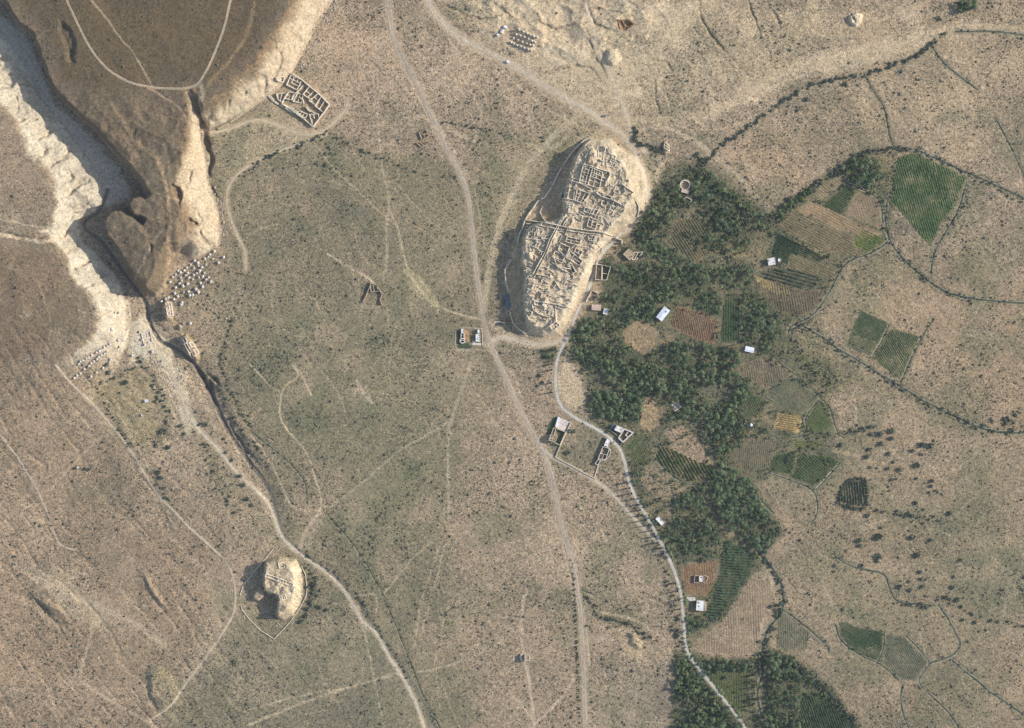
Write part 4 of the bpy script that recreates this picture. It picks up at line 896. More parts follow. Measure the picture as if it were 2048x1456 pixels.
def resample(P, step):
    P = np.array(P, float); dd = np.r_[0, np.cumsum(np.hypot(*np.diff(P, axis=0).T))]
    n = max(2, int(dd[-1]/step)); t = np.linspace(0, dd[-1], n)
    return np.stack([np.interp(t, dd, P[:, 0]), np.interp(t, dd, P[:, 1])], -1)
def ribbon(name, P, prof, seed=0, step=2.0, jit=.5, mat=None):
    """prof: list of (offset in map units, rise in m, colour)"""
    Q = resample(smooth(P, 3), step); n = len(Q)
    T = np.gradient(Q, axis=0); T /= np.linalg.norm(T, axis=1)[:, None]+1e-9
    Nn = np.stack([-T[:, 1], T[:, 0]], -1); s_ = np.arange(n)*step
    wob = fbm(s_, s_*0+seed, 30, 5+seed, 3)*jit*2
    cols = []; vs = []
    for k, (off, rise, c) in enumerate(prof):
        j = jit*fbm(s_, s_*0+k*31, 7, 9+k+seed, 3)
        o = off*(1+.12*fbm(s_, s_*0, 60, 77+seed, 2)) + wob + j
        x = Q[:, 0]+Nn[:, 0]*o; y = Q[:, 1]+Nn[:, 1]*o
        z = ztv(x, y)+rise+.06
        vs.append(np.stack([(x-1024)*S, (728-y)*S, z], -1))
        cc = alb(c)[None]*(1+.16*fbm(s_, s_*0+k*7, 14, 3+k, 3)+.1*fbm(s_, s_*0, 90, 6, 2))[:, None]
        cols.append(cc)
    m = len(prof); V = np.stack(vs, 1).reshape(-1, 3); C = np.stack(cols, 1).reshape(-1, 3)
    i = np.arange(n*m).reshape(n, m)
    F = np.stack([i[:-1, :-1], i[:-1, 1:], i[1:, 1:], i[1:, :-1]], -1).reshape(-1, 4)
    o = npmesh(name, V, F, mat or M['track']); soilattr(o.data, np.clip(C, .01, .9)); o['kind'] = 'structure'
    return o
def roadprof(hw, c, edge, rut=None):
    r = rut or c
    return [(-hw-.8, -.02, edge), (-hw*.75, .0, c), (-hw*.4, 0, r), (0, .02, c), (hw*.4, 0, r), (hw*.75, 0, c), (hw+.8, -.02, edge)]
ribbon('road', ROAD_MAIN, [(-4.6,-.02,(150,134,112)),(-3.4,.03,(184,166,142)),(-2.2,0,(158,142,122)),(-1.1,.0,(166,150,130)),(0,.02,(156,141,121)),(1.1,0,(166,150,130)),(2.2,0,(158,142,121)),(3.3,.03,(176,158,134)),(4.6,-.02,(146,130,108))], 1)
ribbon('road', ROAD_OASIS, roadprof(2.5, (190,182,168), (150,138,116), (182,174,160)), 2, jit=.15)
ribbon('dirt_road', ROAD_NORTH, roadprof(4, (190,172,146), (172,154,128), (180,162,138)), 3)
ribbon('dry_wash', WASH, roadprof(3.6, (192,172,144), (176,156,130)), 4, jit=1.0)
ribbon('dirt_road', STREAM_TRACK, roadprof(1.9, (194,178,154), (172,156,130), (184,168,144)), 5, jit=.8)
ribbon('track', PLATEAU_TRACK, [(-2.2,0,(176,152,124)),(-1.2,.03,(184,166,140)),(0,0,(150,130,104)),(1.2,.03,(180,162,136)),(2.2,0,(150,126,100))], 6, jit=.4)
ribbon('track', VILLAGE_TRACK, [(-1.6,0,(190,170,140)),(0,.02,(184,160,130)),(1.6,0,(176,154,126))], 7, jit=.4)
ribbon('track', VILLAGE_TRACK2, roadprof(1.6, (188,170,140), (168,150,122)), 8)
ribbon('track', RIVERSIDE, roadprof(1.8, (182,164,136), (164,148,120)), 9)
ribbon('track', WEST_TRACK, [(-2.2,0,(160,144,120)),(-1.2,.03,(196,178,152)),(0,0,(164,146,120)),(1.2,.03,(194,176,150)),(2.2,0,(150,134,110))], 10, jit=.6)
ribbon('track', WEST_TRACK2, [(-2.0,0,(160,144,120)),(-1.0,.03,(200,180,154)),(0,0,(160,140,116)),(1.0,.03,(198,178,152)),(2.0,0,(150,134,110))], 11, jit=.6)
ribbon('track', CITADEL_RING, roadprof(4, (186,168,142), (170,152,128)), 12)
ribbon('track', FARM_TRACK, roadprof(2.2, (184,168,144), (166,150,128)), 13)
ribbon('stream', STREAM, [(-2.4,.0,(120,110,96)),(-1.0,-.05,(92,90,84)),(0,-.08,(84,84,80)),(1.0,-.05,(92,90,84)),(2.4,0,(122,112,98))], 14, jit=.8)
for k, (P, hw) in enumerate(DITCHES):
    pale = (158,146,122) if hw >= 2.3 else (132,124,98)
    ribbon('ditch', P, [(-hw*1.1-.8,0,(136,126,102)),(-hw*.75,.22,pale),(-hw*.35,.0,(88,88,72)),(hw*.1,-.04,(70,74,64)),(hw*.45,.0,(86,88,70)),(hw*.8,.16,(126,118,92)),(hw*1.1+.8,0,(134,124,100))], 20+k, jit=.8)

# ------------------------------------------------------------------ landmarks used in labels
LM = [('the citadel',1150,480),('the citadel top end',1200,285),('the citadel lower end',1080,685),('the walled village ruin',605,205),('the hut grid',1050,82),
 ('the fort hill',560,1180),('the twin roadside buildings',945,672),('the white barn',1326,628),('the ploughed field',1390,650),('the deep green rectangle',1460,638),
 ('the white farmhouse',1541,523),('the white shed',1500,699),('the round well',1353,812),('the garden house',1110,870),('the long roadside ruin',1213,902),
 ('the road bend house',1243,865),('the roadside cottage',1318,1042),('the reddish plot',1396,1157),('the large white house',1401,1211),
 ('the straw plot',1578,845),('the small vineyard',1706,988),('the dark green field',1722,1282),('the large green field',1860,390),('the vineyard terrace',1370,928),
 ('the bare tan field',1480,1260),('the green garden',1460,1390),('the shrine tower',1048,1318),('the bare pale slope',1150,760),('the cliff foot huts',390,560),
 ('the double hut row',195,710),('the pale pit',1710,40),('the striped olive field',1390,480),('the long hillock',1268,1282),('the dark plateau',300,90),('the gorge',250,480),
 ('the paired plots',1775,690),('the forked path',1600,925),('the brown strips',1660,460),('the right plain',1950,720),('the lower right corner',1990,1400),
 ('the lower left corner',60,1400),('the track junction',600,1095),('the road fork',1090,905),('the central plain',760,1000),('the collapsed ruin',748,575),
 ('the brown ruin',850,278),('the upper right corner',1980,60),('the stream bank',430,860),('the left garden',260,800),('the bottom edge',1490,1440),
 ('the tan roofed ruin',1262,508),('the two room ruin',1204,545),('the round courtyard ruin',1372,370),('the white dome',1502,850),('the sandy clearing',1280,668),
 ('the small clearing',1300,835),('the pink clearing',1385,890),('the path corner',1577,668),('the ditch crossing',1862,548),('the canal bend',1566,1200),('the grove tip',1540,1060),
 ('the palm block',1470,555),('the gully gate',1335,292),('the lone cypress',1657,95),('the citadel east gate',1243,466),('the lower grove',1385,1405),('the lower right grove',1565,1390),('the upper grove',1400,355),('the middle grove',1300,575),('the palm wood',1230,810),('the star grove',1490,1020),('the orchard rows',1400,1060),('the dark canal',1524,1320),('the bent hedge',1640,1365)]
DIRS = ['right of','lower right of','below','lower left of','left of','upper left of','above','upper right of']
def where(x, y):
    q = sorted(LM, key=lambda l: (l[1]-x)**2+(l[2]-y)**2); b = q[0]; dx, dy = x-b[1], y-b[2]; r = math.hypot(dx, dy)
    if r < 8: return 'right at '+b[0]
    k = int(round(math.atan2(dy, dx)/(math.pi/4))) % 8
    near = 'just ' if r < 26 else '' if r < 60 else 'well '
    c = next((l for l in q[1:4] if ((l[1]-x)*dx+(l[2]-y)*dy) > 0 and math.hypot(l[1]-x, l[2]-y) < 230), None)
    t_ = near+DIRS[k]+' '+b[0]; u_ = (', towards '+c[0]) if c else ''
    return t_+(u_ if len((t_+u_).split()) <= 11 else '')
ORD = ['first','second','third','fourth','fifth','sixth','seventh','eighth','ninth','tenth','eleventh','twelfth','thirteenth']
PLANTED = []
def finish_labels():
    by = {}
    for o, x, y in PLANTED: by.setdefault(o['label'], []).append((o, x, y))
    for lab, L in by.items():
        if len(L) < 2: continue
        L = list(L)
        L.sort(key=lambda t: t[1])
        if len(L) >= 4 and len(lab.split()) <= 12 and len(L) <= 26:
            for q, t in enumerate(L): t[0]['label'] = lab+', '+(('leftmost' if q == 0 else 'rightmost' if q == len(L)-1 else ORD[q]+' from left' if q < 13 else ORD[len(L)-1-q]+' from right'))
            continue
        if len(L) == 2:
            L[0][0]['label'] = 'left '+lab; L[1][0]['label'] = 'right '+lab; continue
        if len(L) == 3:
            for t, w_ in zip(L, ('leftmost', 'middle', 'rightmost')): t[0]['label'] = w_+' '+lab
            continue
        L[0][0]['label'] = 'leftmost '+lab; L[-1][0]['label'] = 'rightmost '+lab; R = sorted(L[1:-1], key=lambda t: t[2])
        R[0][0]['label'] = 'topmost '+lab
        if len(R) > 1: R[-1][0]['label'] = 'lowest '+lab

# ------------------------------------------------------------------ crops
def clip_rows(P, ang, sp):
    a = math.radians(ang); dx, dy = math.cos(a), math.sin(a); nx, ny = -dy, dx
    t = [p[0]*nx+p[1]*ny for p in P]; out = []
    k = min(t)+sp*.5
    while k < max(t):
        hits = []
        for i in range(len(P)):
            a0 = P[i]; b0 = P[(i+1) % len(P)]; ta = a0[0]*nx+a0[1]*ny-k; tb = b0[0]*nx+b0[1]*ny-k
            if (ta < 0) != (tb < 0):
                f = ta/(ta-tb); x = a0[0]+(b0[0]-a0[0])*f; y = a0[1]+(b0[1]-a0[1])*f; hits.append(x*dx+y*dy)
        hits.sort()
        for u, v in zip(hits[::2], hits[1::2]):
            if v-u > 5: out.append(((nx*k+dx*(u+1.5), ny*k+dy*(u+1.5)), (nx*k+dx*(v-1.5), ny*k+dy*(v-1.5))))
        k += sp
    return out
for fi, (P, c, rc, ang, sp, hh, nm) in enumerate(FIELDS):
    cx = sum(p[0] for p in P)/len(P); cy = sum(p[1] for p in P)/len(P); ox, oy = W(cx, cy); z0 = zt(cx, cy)
    root = empty('crop_field', (ox, oy, z0), nm, 'field', 'farm plots of the oasis')
    V = []; Fq = []; rows = clip_rows(P, ang, sp); r2 = np.random.default_rng(100+fi)
    for (x0, y0), (x1, y1) in rows:
        e0, e1 = r2.uniform(-.5, 4.5), r2.uniform(-.5, 4.5); L = math.hypot(x1-x0, y1-y0); ux, uy = (x1-x0)/L, (y1-y0)/L
        if L > 14: x0 += ux*e0; y0 += uy*e0; x1 -= ux*e1; y1 -= uy*e1
        L = math.hypot(x1-x0, y1-y0); n = max(2, int(L/2.4)); t = np.linspace(0, 1, n)
        x = x0+(x1-x0)*t; y = y0+(y1-y0)*t; nx, ny = -(y1-y0)/L, (x1-x0)/L
        patch = 1.35*fbm(x, y, 20, 300+fi, 4)+.10; x0_ = 0
        hw = sp*.30*(1+.5*r2.uniform(-1, 1, n))*np.clip(1+1.1*patch, .25, 1.3); h = hh*(.6+.8*r2.random(n))*np.clip(1+.9*patch, .1, 1.4)
        wob = r2.uniform(-.5, .5, n); x = x+nx*wob; y = y+ny*wob; z = ztv(x, y)
        o = len(V)
        for k in range(n):
            V += [((x[k]-nx*hw[k]-1024)*S, (728-y[k]+ny*hw[k])*S, z[k]-.15), ((x[k]-1024)*S, (728-y[k])*S, z[k]+h[k]), ((x[k]+nx*hw[k]-1024)*S, (728-y[k]-ny*hw[k])*S, z[k]-.15)]
        for k in range(n-1):
            a0 = o+3*k
            Fq += [(a0, a0+1, a0+4, a0+3), (a0+1, a0+2, a0+5, a0+4)]
    if V:
        V = np.array(V)-np.array([ox, oy, z0]); ob = npmesh('crop_rows', V, np.array(Fq), cropmat(fi, rc)); ob.parent = root

# ------------------------------------------------------------------ plants: prototypes
def leafcards(mb, n, rx, ry, rz, cz, s, rnd, shell=.55):
    for _ in range(n):
        u = rnd.normal(size=3); u /= np.linalg.norm(u)+1e-9; r = shell+(1-shell)*rnd.random()
        c = np.array([u[0]*rx*r, u[1]*ry*r, cz+u[2]*rz*r]); a = rnd.normal(size=3); a[2] *= .45; a /= np.linalg.norm(a)
        b = np.cross(u+rnd.normal(size=3)*.5, a); b /= np.linalg.norm(b)+1e-9; k = s*(.6+.8*rnd.random())
        mb.add([c-a*k-b*k*.6, c+a*k-b*k*.5, c+a*k*.7+b*k*.7, c-a*k*.8+b*k*.5], [(0,1,2,3)])
def make_tree_parts(kind, seed):
    rnd = np.random.default_rng(seed); tr = MB(); cr = MB()
    if kind == 'palm':
        h = rnd.uniform(5.5, 8.5); lean = rnd.normal(0, .25, 2)
        pr = None
        for k in range(4):
            z0 = h*k/4-(.4 if k == 0 else 0); z1 = h*(k+1)/4
            c0 = lean*(k/4)**2; c1 = lean*((k+1)/4)**2; P = []
            for z, c, r in ((z0, c0, .26-.03*k), (z1, c1, .23-.03*k)):
                for q in range(5): a_ = 2*math.pi*q/5; P.append((c[0]+r*math.cos(a_), c[1]+r*math.sin(a_), z))
            tr.add(P, [(i, (i+1) % 5, 5+(i+1) % 5, 5+i) for i in range(5)])
        nf = rnd.integers(15, 20)
        for k in range(nf):
            a_ = 2*math.pi*k/nf+rnd.normal(0, .14); L = rnd.uniform(2.3, 3.3); up = rnd.uniform(-.1, .75); w_ = rnd.uniform(.28, .42)
            ca, sa = math.cos(a_), math.sin(a_); pts = []
            for t, wk in ((0, .35), (.35, 1.), (.7, .85), (1., .1)):
                r = L*t*(1-.15*t); z = h+up*t*2.0-1.9*t*t
                for sg in (-1, 1): pts.append((lean[0]+ca*r-sa*w_*wk*sg, lean[1]+sa*r+ca*w_*wk*sg, z-(.18*wk)))
                pts.append((lean[0]+ca*r, lean[1]+sa*r, z))
            for j in range(3):
                o = 3*j
                cr.add([pts[o], pts[o+2], pts[o+5], pts[o+3]], [(0,1,2,3)]); cr.add([pts[o+2], pts[o+1], pts[o+4], pts[o+5]], [(0,1,2,3)])
        leafcards(cr, 8, .6, .6, .5, h, .5, rnd)
        return tr, cr, h
    if kind == 'tree':
        h = rnd.uniform(3.2, 5.2); tr.cyl(0, 0, -.4, h*.55, .26, .15, 6)
        for k in range(3):
            a_ = k*2.1+rnd.random(); tr.add([(0,0,h*.45),(.12,0,h*.45),(math.cos(a_)*1.3,math.sin(a_)*1.3,h*.85),(math.cos(a_)*1.25,math.sin(a_)*1.25+.1,h*.85)], [(0,1,2,3)])
        for k in range(6):
            a_ = rnd.random()*6.28; r = rnd.uniform(.5, 1.5); q = MB(); leafcards(q, 15, .95, .95, .8, 0, .5, rnd)
            ox_, oy_, oz_ = math.cos(a_)*r, math.sin(a_)*r, h*rnd.uniform(.62, .98)
            cr.add([(v[0]+ox_, v[1]+oy_, v[2]+oz_) for v in q.v], q.f)
        return tr, cr, h
    if kind == 'cypress':
        h = 9.5*rnd.uniform(.85, 1.15); tr.cyl(0, 0, -.4, h*.5, .18, .1, 6)
        for k in range(70):
            t = rnd.random()**.8; r = .95*(1-t)**.7*(.5+.5*rnd.random())+.1; a_ = rnd.random()*6.28
            c = np.array([math.cos(a_)*r, math.sin(a_)*r, .6+t*(h-.7)]); a2 = np.array([-math.sin(a_), math.cos(a_), rnd.normal(0, .3)])*.42; b2 = np.array([math.cos(a_)*.15, math.sin(a_)*.15, .65])
            cr.add([c-a2-b2, c+a2-b2, c+a2*.6+b2, c-a2*.6+b2], [(0,1,2,3)])
        return tr, cr, h
    h = 1.0
    for k in range(3): a_ = k*2.1; tr.add([(0,0,-.2),(.08,0,-.2),(math.cos(a_)*.4,math.sin(a_)*.4,.6),(math.cos(a_)*.4+.05,math.sin(a_)*.4,.6)], [(0,1,2,3)])
    if kind == 'shrub':
        leafcards(cr, 46, .95, .95, .6, .6, .40, rnd, .35)
    return tr, cr, h
PROTO = {k: [make_tree_parts(k, 50+i*7+hash_) for i in range(n)] for k, n, hash_ in (('palm', 6, 1), ('tree', 6, 2), ('cypress', 3, 3), ('shrub', 5, 4))}
TM = {'palm': 'palm_leaf', 'tree': 'tree_leaf', 'cypress': 'cypress_leaf', 'shrub': 'hedge_leaf'}
PMESH = {}
def proto_mesh(kind, i, part):
    k = (kind, i, part)
    if k not in PMESH:
        mb = PROTO[kind][i][0 if part == 'trunk' else 1]
        me = bpy.data.meshes.new(part); me.from_pydata(mb.v, [], mb.f); me.materials.append(M['bark'] if part == 'trunk' else M[TM[kind]]); me.update(); PMESH[k] = me
    return PMESH[k]
NAMES = {'palm': ('date_palm', 'trunk', 'crown', 'palm'), 'tree': ('broadleaf_tree', 'trunk', 'crown', 'tree'), 'cypress': ('cypress_tree', 'trunk', 'crown', 'tree'), 'shrub': ('desert_shrub', 'stem', 'foliage', 'shrub')}
def plant_objects(kind, spots, adj, group):
    for (x, y, s, sd) in spots:
        i = sd % len(PROTO[kind]); nm = NAMES[kind]; wx, wy = W(x, y)
        root = empty(nm[0], (wx, wy, zt(x, y)), '%s %s' % (adj(s), where(x, y)), nm[3], group)
        PLANTED.append((root, x, y)); root.scale = (s, s, s*random.uniform(.85, 1.15)); root.rotation_euler = (0, 0, (sd*1.7) % 6.28)
        for part, pn in (('trunk', nm[1]), ('crown', nm[2])):
            o = bpy.data.objects.new(pn, proto_mesh(kind, i, part)); COL.objects.link(o); o.parent = root
def plant_stuff(name, kind, spots, label, cat, matn=None, simple_=False):
    if not spots: return
    Vs = []; Fs = []; off = 0
    arr = [np.array(PROTO[kind][i][1].v) for i in range(len(PROTO[kind]))]; fa = [np.array(PROTO[kind][i][1].f) for i in range(len(PROTO[kind]))]
    for (x, y, s, sd) in spots:
        i = sd % len(arr); a_ = (sd*1.7) % 6.28; c, sn = math.cos(a_)*s, math.sin(a_)*s; v = arr[i]; wx, wy = W(x, y)
        q = np.empty_like(v); q[:, 0] = v[:, 0]*c-v[:, 1]*sn+wx; q[:, 1] = v[:, 0]*sn+v[:, 1]*c+wy; q[:, 2] = v[:, 2]*s+zt(x, y)
        Vs.append(q); Fs.append(fa[i]+off); off += len(v)
    o = npmesh(name, np.concatenate(Vs), np.concatenate(Fs), M[matn or TM[kind]])
    tag(o, label, cat, None, 'stuff'); return o
def pin(x, y, P):
    c = False; n = len(P)
    for i in range(n):
        x0, y0 = P[i]; x1, y1 = P[(i+1) % n]
        if ((y < y0) != (y < y1)) and x < (x1-x0)*(y-y0)/(y1-y0)+x0: c = not c
    return c
def near_line(x, y, P, r):
    for (x0, y0), (x1, y1) in zip(P[:-1], P[1:]):
        dx, dy = x1-x0, y1-y0; t = max(0, min(1, ((x-x0)*dx+(y-y0)*dy)/(dx*dx+dy*dy+1e-9)))
        if math.hypot(x-x0-t*dx, y-y0-t*dy) < r: return True
    return False
palms = []; trees = []
LANES = [[(1272,478),(1310,502),(1350,516),(1384,528),(1420,522),(1462,520),(1506,522)],[(1416,532),(1392,560),(1366,592),(1340,612)],[(1392,404),(1420,436),(1440,470),(1440,508)],[(1262,530),(1290,560),(1262,600),(1240,650)],[(1160,692),(1200,700),(1250,712),(1300,720)],
 [(1320,700),(1350,740),(1340,790),(1330,830)],[(1380,700),(1400,760),(1396,820),(1420,870)],[(1440,700),(1430,760),(1470,790)],[(1410,960),(1416,1010),(1432,1050),(1480,1080),(1520,1106)],[(1480,930),(1470,980),(1500,1040)],[(1350,1030),(1400,1020),(1430,1040)],
 [(1400,330),(1420,380),(1470,420)],[(1318,400),(1340,420),(1300,450)],[(1560,1310),(1570,1370),(1560,1456)],[(1380,1400),(1420,1430),(1400,1470)],[(1220,520),(1250,560),(1210,600)],[(1300,540),(1330,570),(1370,560)]]
rr = random.Random(5); seedc = 0
for gi, (P, sp, pf, s_) in enumerate(GROVES):
    xs = [p[0] for p in P]; ys = [p[1] for p in P]; y = min(ys)
    while y < max(ys):
        x = min(xs)+rr.uniform(0, sp)
        while x < max(xs):
            px, py = x+rr.uniform(-.42, .42)*sp, y+rr.uniform(-.42, .42)*sp
            ok = pin(px+4*math.sin(py*.3), py+4*math.sin(px*.27), P) and not any(pin(px, py, q) for q in CLEAR) and not near_line(px, py, ROAD_OASIS, 5) and not (any(near_line(px, py, q, 3.6) for q in LANES))
            dens = float(fbm(np.array([px]), np.array([py]), 34, 400, 4)[0])
            if ok and dens > -.36:
                seedc += 1; s = s_*rr.choice([rr.uniform(.42, .7), rr.uniform(.6, .95), rr.uniform(.8, 1.2)])*(1+.25*dens)
                pm = pf+.5*float(fbm(np.array([px]), np.array([py]), 70, 410, 2)[0])
                (palms if rr.random() < pm else trees).append((px, py, s, seedc))
            x += sp*.70
        y += sp*.62
for (x, y) in resample([p for p in ROAD_OASIS if p[1] > 1000 and p[1] < 1500], 6.5):
    if rr.random() < .72 and not 1120 < y < 1175:
        seedc += 1; (palms if rr.random() < .5 else trees).append((x+rr.uniform(5.2, 8.5), y+rr.uniform(-1, 1), rr.uniform(.75, 1.15), seedc))
# loose orchard and scrub filling the rest of the oasis
for P in (OASIS, OASIS2):
    xs = [p[0] for p in P]; ys = [p[1] for p in P]
    for _ in range(5200 if P is OASIS else 1300):
        px, py = rr.uniform(min(xs), max(xs)), rr.uniform(min(ys), max(ys))
        if not pin(px, py, P) or any(pin(px, py, q) for q in CLEAR) or near_line(px, py, ROAD_OASIS, 6): continue
        if any(pin(px, py, f_[0]) for f_ in FIELDS) and rr.random() < .985: continue
        if float(fbm(np.array([px]), np.array([py]), 30, 430, 3)[0]) < -.12+.2*rr.random(): continue
        seedc += 1; trees.append((px, py, rr.uniform(.35, .85), seedc))
def ordered(L): return sorted(L, key=lambda t: -t[2])
palms = ordered(palms); trees = ordered(trees)
print('palms', len(palms), 'trees', len(trees))
plant_objects('palm', palms[:300], lambda s: 'large date palm' if s > 1.15 else 'medium date palm' if s > 1.02 else 'smaller date palm', 'date palms of the oasis')
plant_stuff('palm_grove', 'palm', palms[300:], 'smaller date palms filling the oasis grove', 'palm grove')
plant_objects('tree', trees[:296], lambda s: 'large bushy tree' if s > 1.15 else 'medium bushy tree' if s > 1.02 else 'smaller bushy tree', 'broadleaf trees of the oasis')
plant_stuff('orchard_trees', 'tree', trees[296:], 'smaller orchard trees filling the oasis', 'orchard')
# cypress and poplar rows beside the oasis road
cyp = []
for k, (x, y) in enumerate([(1254,965),(1259,976),(1263,987),(1268,998),(1274,1009),(1280,1020),(1285,1030),(1291,1040),(1297,1050),(1303,1061),(1309,1073),(1315,1085),(1320,1096),(1326,1107),
                            (1104,700),(1106,712),(1104,728),(1103,740),(1102,766),(1103,785),(1350,1166),(1355,1182),(1357,1200),(1359,1218),
                            (1506,1350),(1508,1362),(1507,1374),(1507,1386),(1505,1398),(1504,1410),(1657,95.5)]):
    cyp.append((x, y, 1.0 if k != 30 else .7, k))
plant_objects('cypress', cyp, lambda s: 'slender dark cypress', 'cypresses lining the oasis road')
# round bushes on the right-hand plain and near the fort hill
LONE = [(1744,868,9),(1761,867,12),(1784,862,12),(1783,877,9),(1762,888,11),(1738,899,8),(1733,914,12),(1682,890,10),(1777,908,8),(1844,890,12),(1863,891,12),(1826,902,9),(1842,908,7),(1834,930,11),(1799,939,9),(1776,937,7),(1787,924,6),(1741,935,7),(1784,959,7),(1865,962,9),(1863,972,7),(1833,957,6),(1859,985,6),(1871,981,5),(1832,1006,9),(1848,1019,6),(1779,982,6),(1735,1031,9),
 (1757,1073,13),(1763,1055,7),(1718,1081,10),(1758,1112,13),(1720,1092,9),(1825,1075,10),(1862,1080,8),(1868,1033,6),(1724,1131,9),(1755,1122,9),(1835,1110,12),(1840,1144,8),(1843,1158,8),(1846,1174,10),(1818,1163,7),(1799,1173,9),(1820,1180,8),(1669,1131,6),(1668,1143,6),(1908,1154,6),(1905,1175,8),(1899,1027,10),(1825,1032,8),
 (629,1170,12),(626,1187,8),(620,1203,9),(615,1218,10),(640,1214,9),(654,1220,8),(612,1232,9),(600,1244,8),(632,1155,7),
 (412,850,9),(404,847,7),(398,850,6),(361,852,7),(368,868,8),(337,895,9),(318,945,10),(322,955,9),(494,998,9),(487,970,9),(480,952,8),(465,920,7),(503,1010,8),(447,878,6),(452,905,6),
 (252,765,10),(160,936,5),(170,938,7),(178,939,6),(148,937,5),(2010,838,9),(1985,842,7),(1968,850,9),(1690,168,8),(1802,143,8),(1615,200,8),(1614,198,9),(1595,221,6),(1845,105,8),(1922,1120,8),(1950,1245,8),(1925,1240,8),(1895,1195,7),(1915,1200,9),(1890,1195,8),
 (1208,878,6),(1140,862,10),(1135,905,10),(1215,855,5),(1214,864,7),(1147,862,9),(1295,925,6),(1272,868,5),(1540,1345,8),(1450,1355,9),(1110,697,9),(1090,715,8),(1080,751,8),(1085,765,7),(1075,772,6),
 (218,745,9),(215,730,9),(1580,1065,5),(1600,1080,5),(1580,100,6),(1570,72,5),(1880,38,8),(1562,45,6)]
shr = [(x, y, d_/4.2*1.05, 1000+i) for i, (x, y, d_) in enumerate(LONE)]
rs_ = random.Random(11)
hedge = []
for P, hw, dn, s_ in HEDGES:
    Q = resample(smooth(P, 2), 2.2)
    for (x, y) in Q:
        if rs_.random() < dn*1.05:
            hedge.append((x+rs_.gauss(0, hw*.55), y+rs_.gauss(0, hw*.55), s_*rs_.uniform(.35, 1.0), rs_.randrange(9999)))
for P, hw in DITCHES:
    for (x, y) in resample(smooth(P, 2), 3.0):
        if rs_.random() < .38: hedge.append((x+rs_.gauss(0, hw*.9), y+rs_.gauss(0, hw*.9), rs_.uniform(.35, 1.0), rs_.randrange(9999)))
for _ in range(2600):
    x, y = rs_.uniform(430, 2048), rs_.uniform(250, 1456)
    if float(fbm(np.array([x]), np.array([y]), 75, 35, 5)[0]) > .12 and not pin(x, y, CIT_OUT) and not near_line(x, y, ROAD_MAIN, 8) and not near_line(x, y, STREAM_TRACK, 5): hedge.append((x, y, rs_.uniform(.35, .95), rs_.randrange(9999)))
hedge.sort(key=lambda t: -t[2])
allb = shr + hedge
nsh = 300
plant_objects('shrub', allb[:nsh], lambda s: ('large round dark bush' if s > 2.4 else 'round dark bush' if s > 1.8 else 'small green bush'), 'bushes dotting the plain')
plant_stuff('hedge_bushes', 'shrub', allb[nsh:], 'small bushes growing along ditches and field edges', 'bushes')
# low desert scrub, thousands of tufts
NT = 85000
tx = rng.uniform(-40, 2090, NT*2); ty = rng.uniform(-40, 1500, NT*2)
def gridv(A, x, y):
    i = np.clip(np.searchsorted(gx, x)-1, 0, NX-2); j = np.clip(np.searchsorted(gy, y)-1, 0, NY-2); return A[j, i]
lm = gridv(COLR.mean(-1), tx, ty); gr = gridv(COLR[..., 1]/(COLR[..., 0]+1e-6), tx, ty); den = 1.1*fbm(tx, ty, 120, 500, 4)+.9*fbm(tx, ty, 22, 501, 3)
steep = gridv(np.hypot(*np.gradient(Z)), tx, ty)
keep = (gridv(BARE, tx, ty) < rng.random(NT*2)*.6)*(rng.random(NT*2) < np.clip(.52+.8*den, .08, 1)*np.where(lm > .36, .06, np.where(lm > .31, .35, 1)))*(steep < .5)
incit = inpoly(tx, ty, CIT_TOE); keep &= ~incit
keep &= ~(inpoly(tx, ty, MN_RIM) & (rng.random(NT*2) < .55))
keep &= ~(inpoly(tx, ty, A_RIM) & (rng.random(NT*2) < .6))
for P, hw in ((ROAD_MAIN,5),(ROAD_OASIS,4),(ROAD_NORTH,5),(STREAM_TRACK,4),(WASH,4),(PLATEAU_TRACK,2.5),(WEST_TRACK,2.5)):
    dd = np.full(tx.shape, 1e9)
    for a0, b0 in zip(P[:-1], P[1:]): dd = np.minimum(dd, seg_d(tx, ty, a0, b0))
    keep &= dd > hw+1
for f_ in FIELDS: keep &= ~inpoly(tx, ty, f_[0])
tx = tx[keep]; ty = ty[keep]; n = len(tx); print('tufts', n)
sz = .30+.50*rng.random(n)**2.6 + .22*(gr[keep] > .86); sz *= np.where(rng.random(n) < .07, 2.0, 1.0)
base = np.array([[math.cos(a_)*r, math.sin(a_)*r, z] for r, z, ph in ((1.0, -.15, 0), (.8, .5, .5), (.3, .95, 1.)) for a_ in np.arange(5)*2*math.pi/5+ph])
fb = [(k, (k+1) % 5, 5+(k+1) % 5, 5+k) for k in range(5)]+[(5+k, 5+(k+1) % 5, 10+(k+1) % 5, 10+k) for k in range(5)]+[(10,11,12,13)]
jit_ = 1+.35*rng.uniform(-1, 1, (n, 15, 1)); rot = rng.random(n)*6.28
vv = base[None]*jit_*sz[:, None, None]
c_, s__ = np.cos(rot)[:, None], np.sin(rot)[:, None]; x = vv[..., 0]*c_-vv[..., 1]*s__; y = vv[..., 0]*s__+vv[..., 1]*c_
zz = ztv(tx, ty)
VV = np.stack([x+((tx-1024)*S)[:, None], y+((728-ty)*S)[:, None], vv[..., 2]+zz[:, None]], -1).reshape(-1, 3)
FF = (np.array(fb)[None]+(np.arange(n)*15)[:, None, None]).reshape(-1, 4)
o = npmesh('desert_scrub', VV, FF, M['scrub_leaf']); tag(o, 'low grey green scrub tufts covering the dry plain', 'scrub', None, 'stuff')

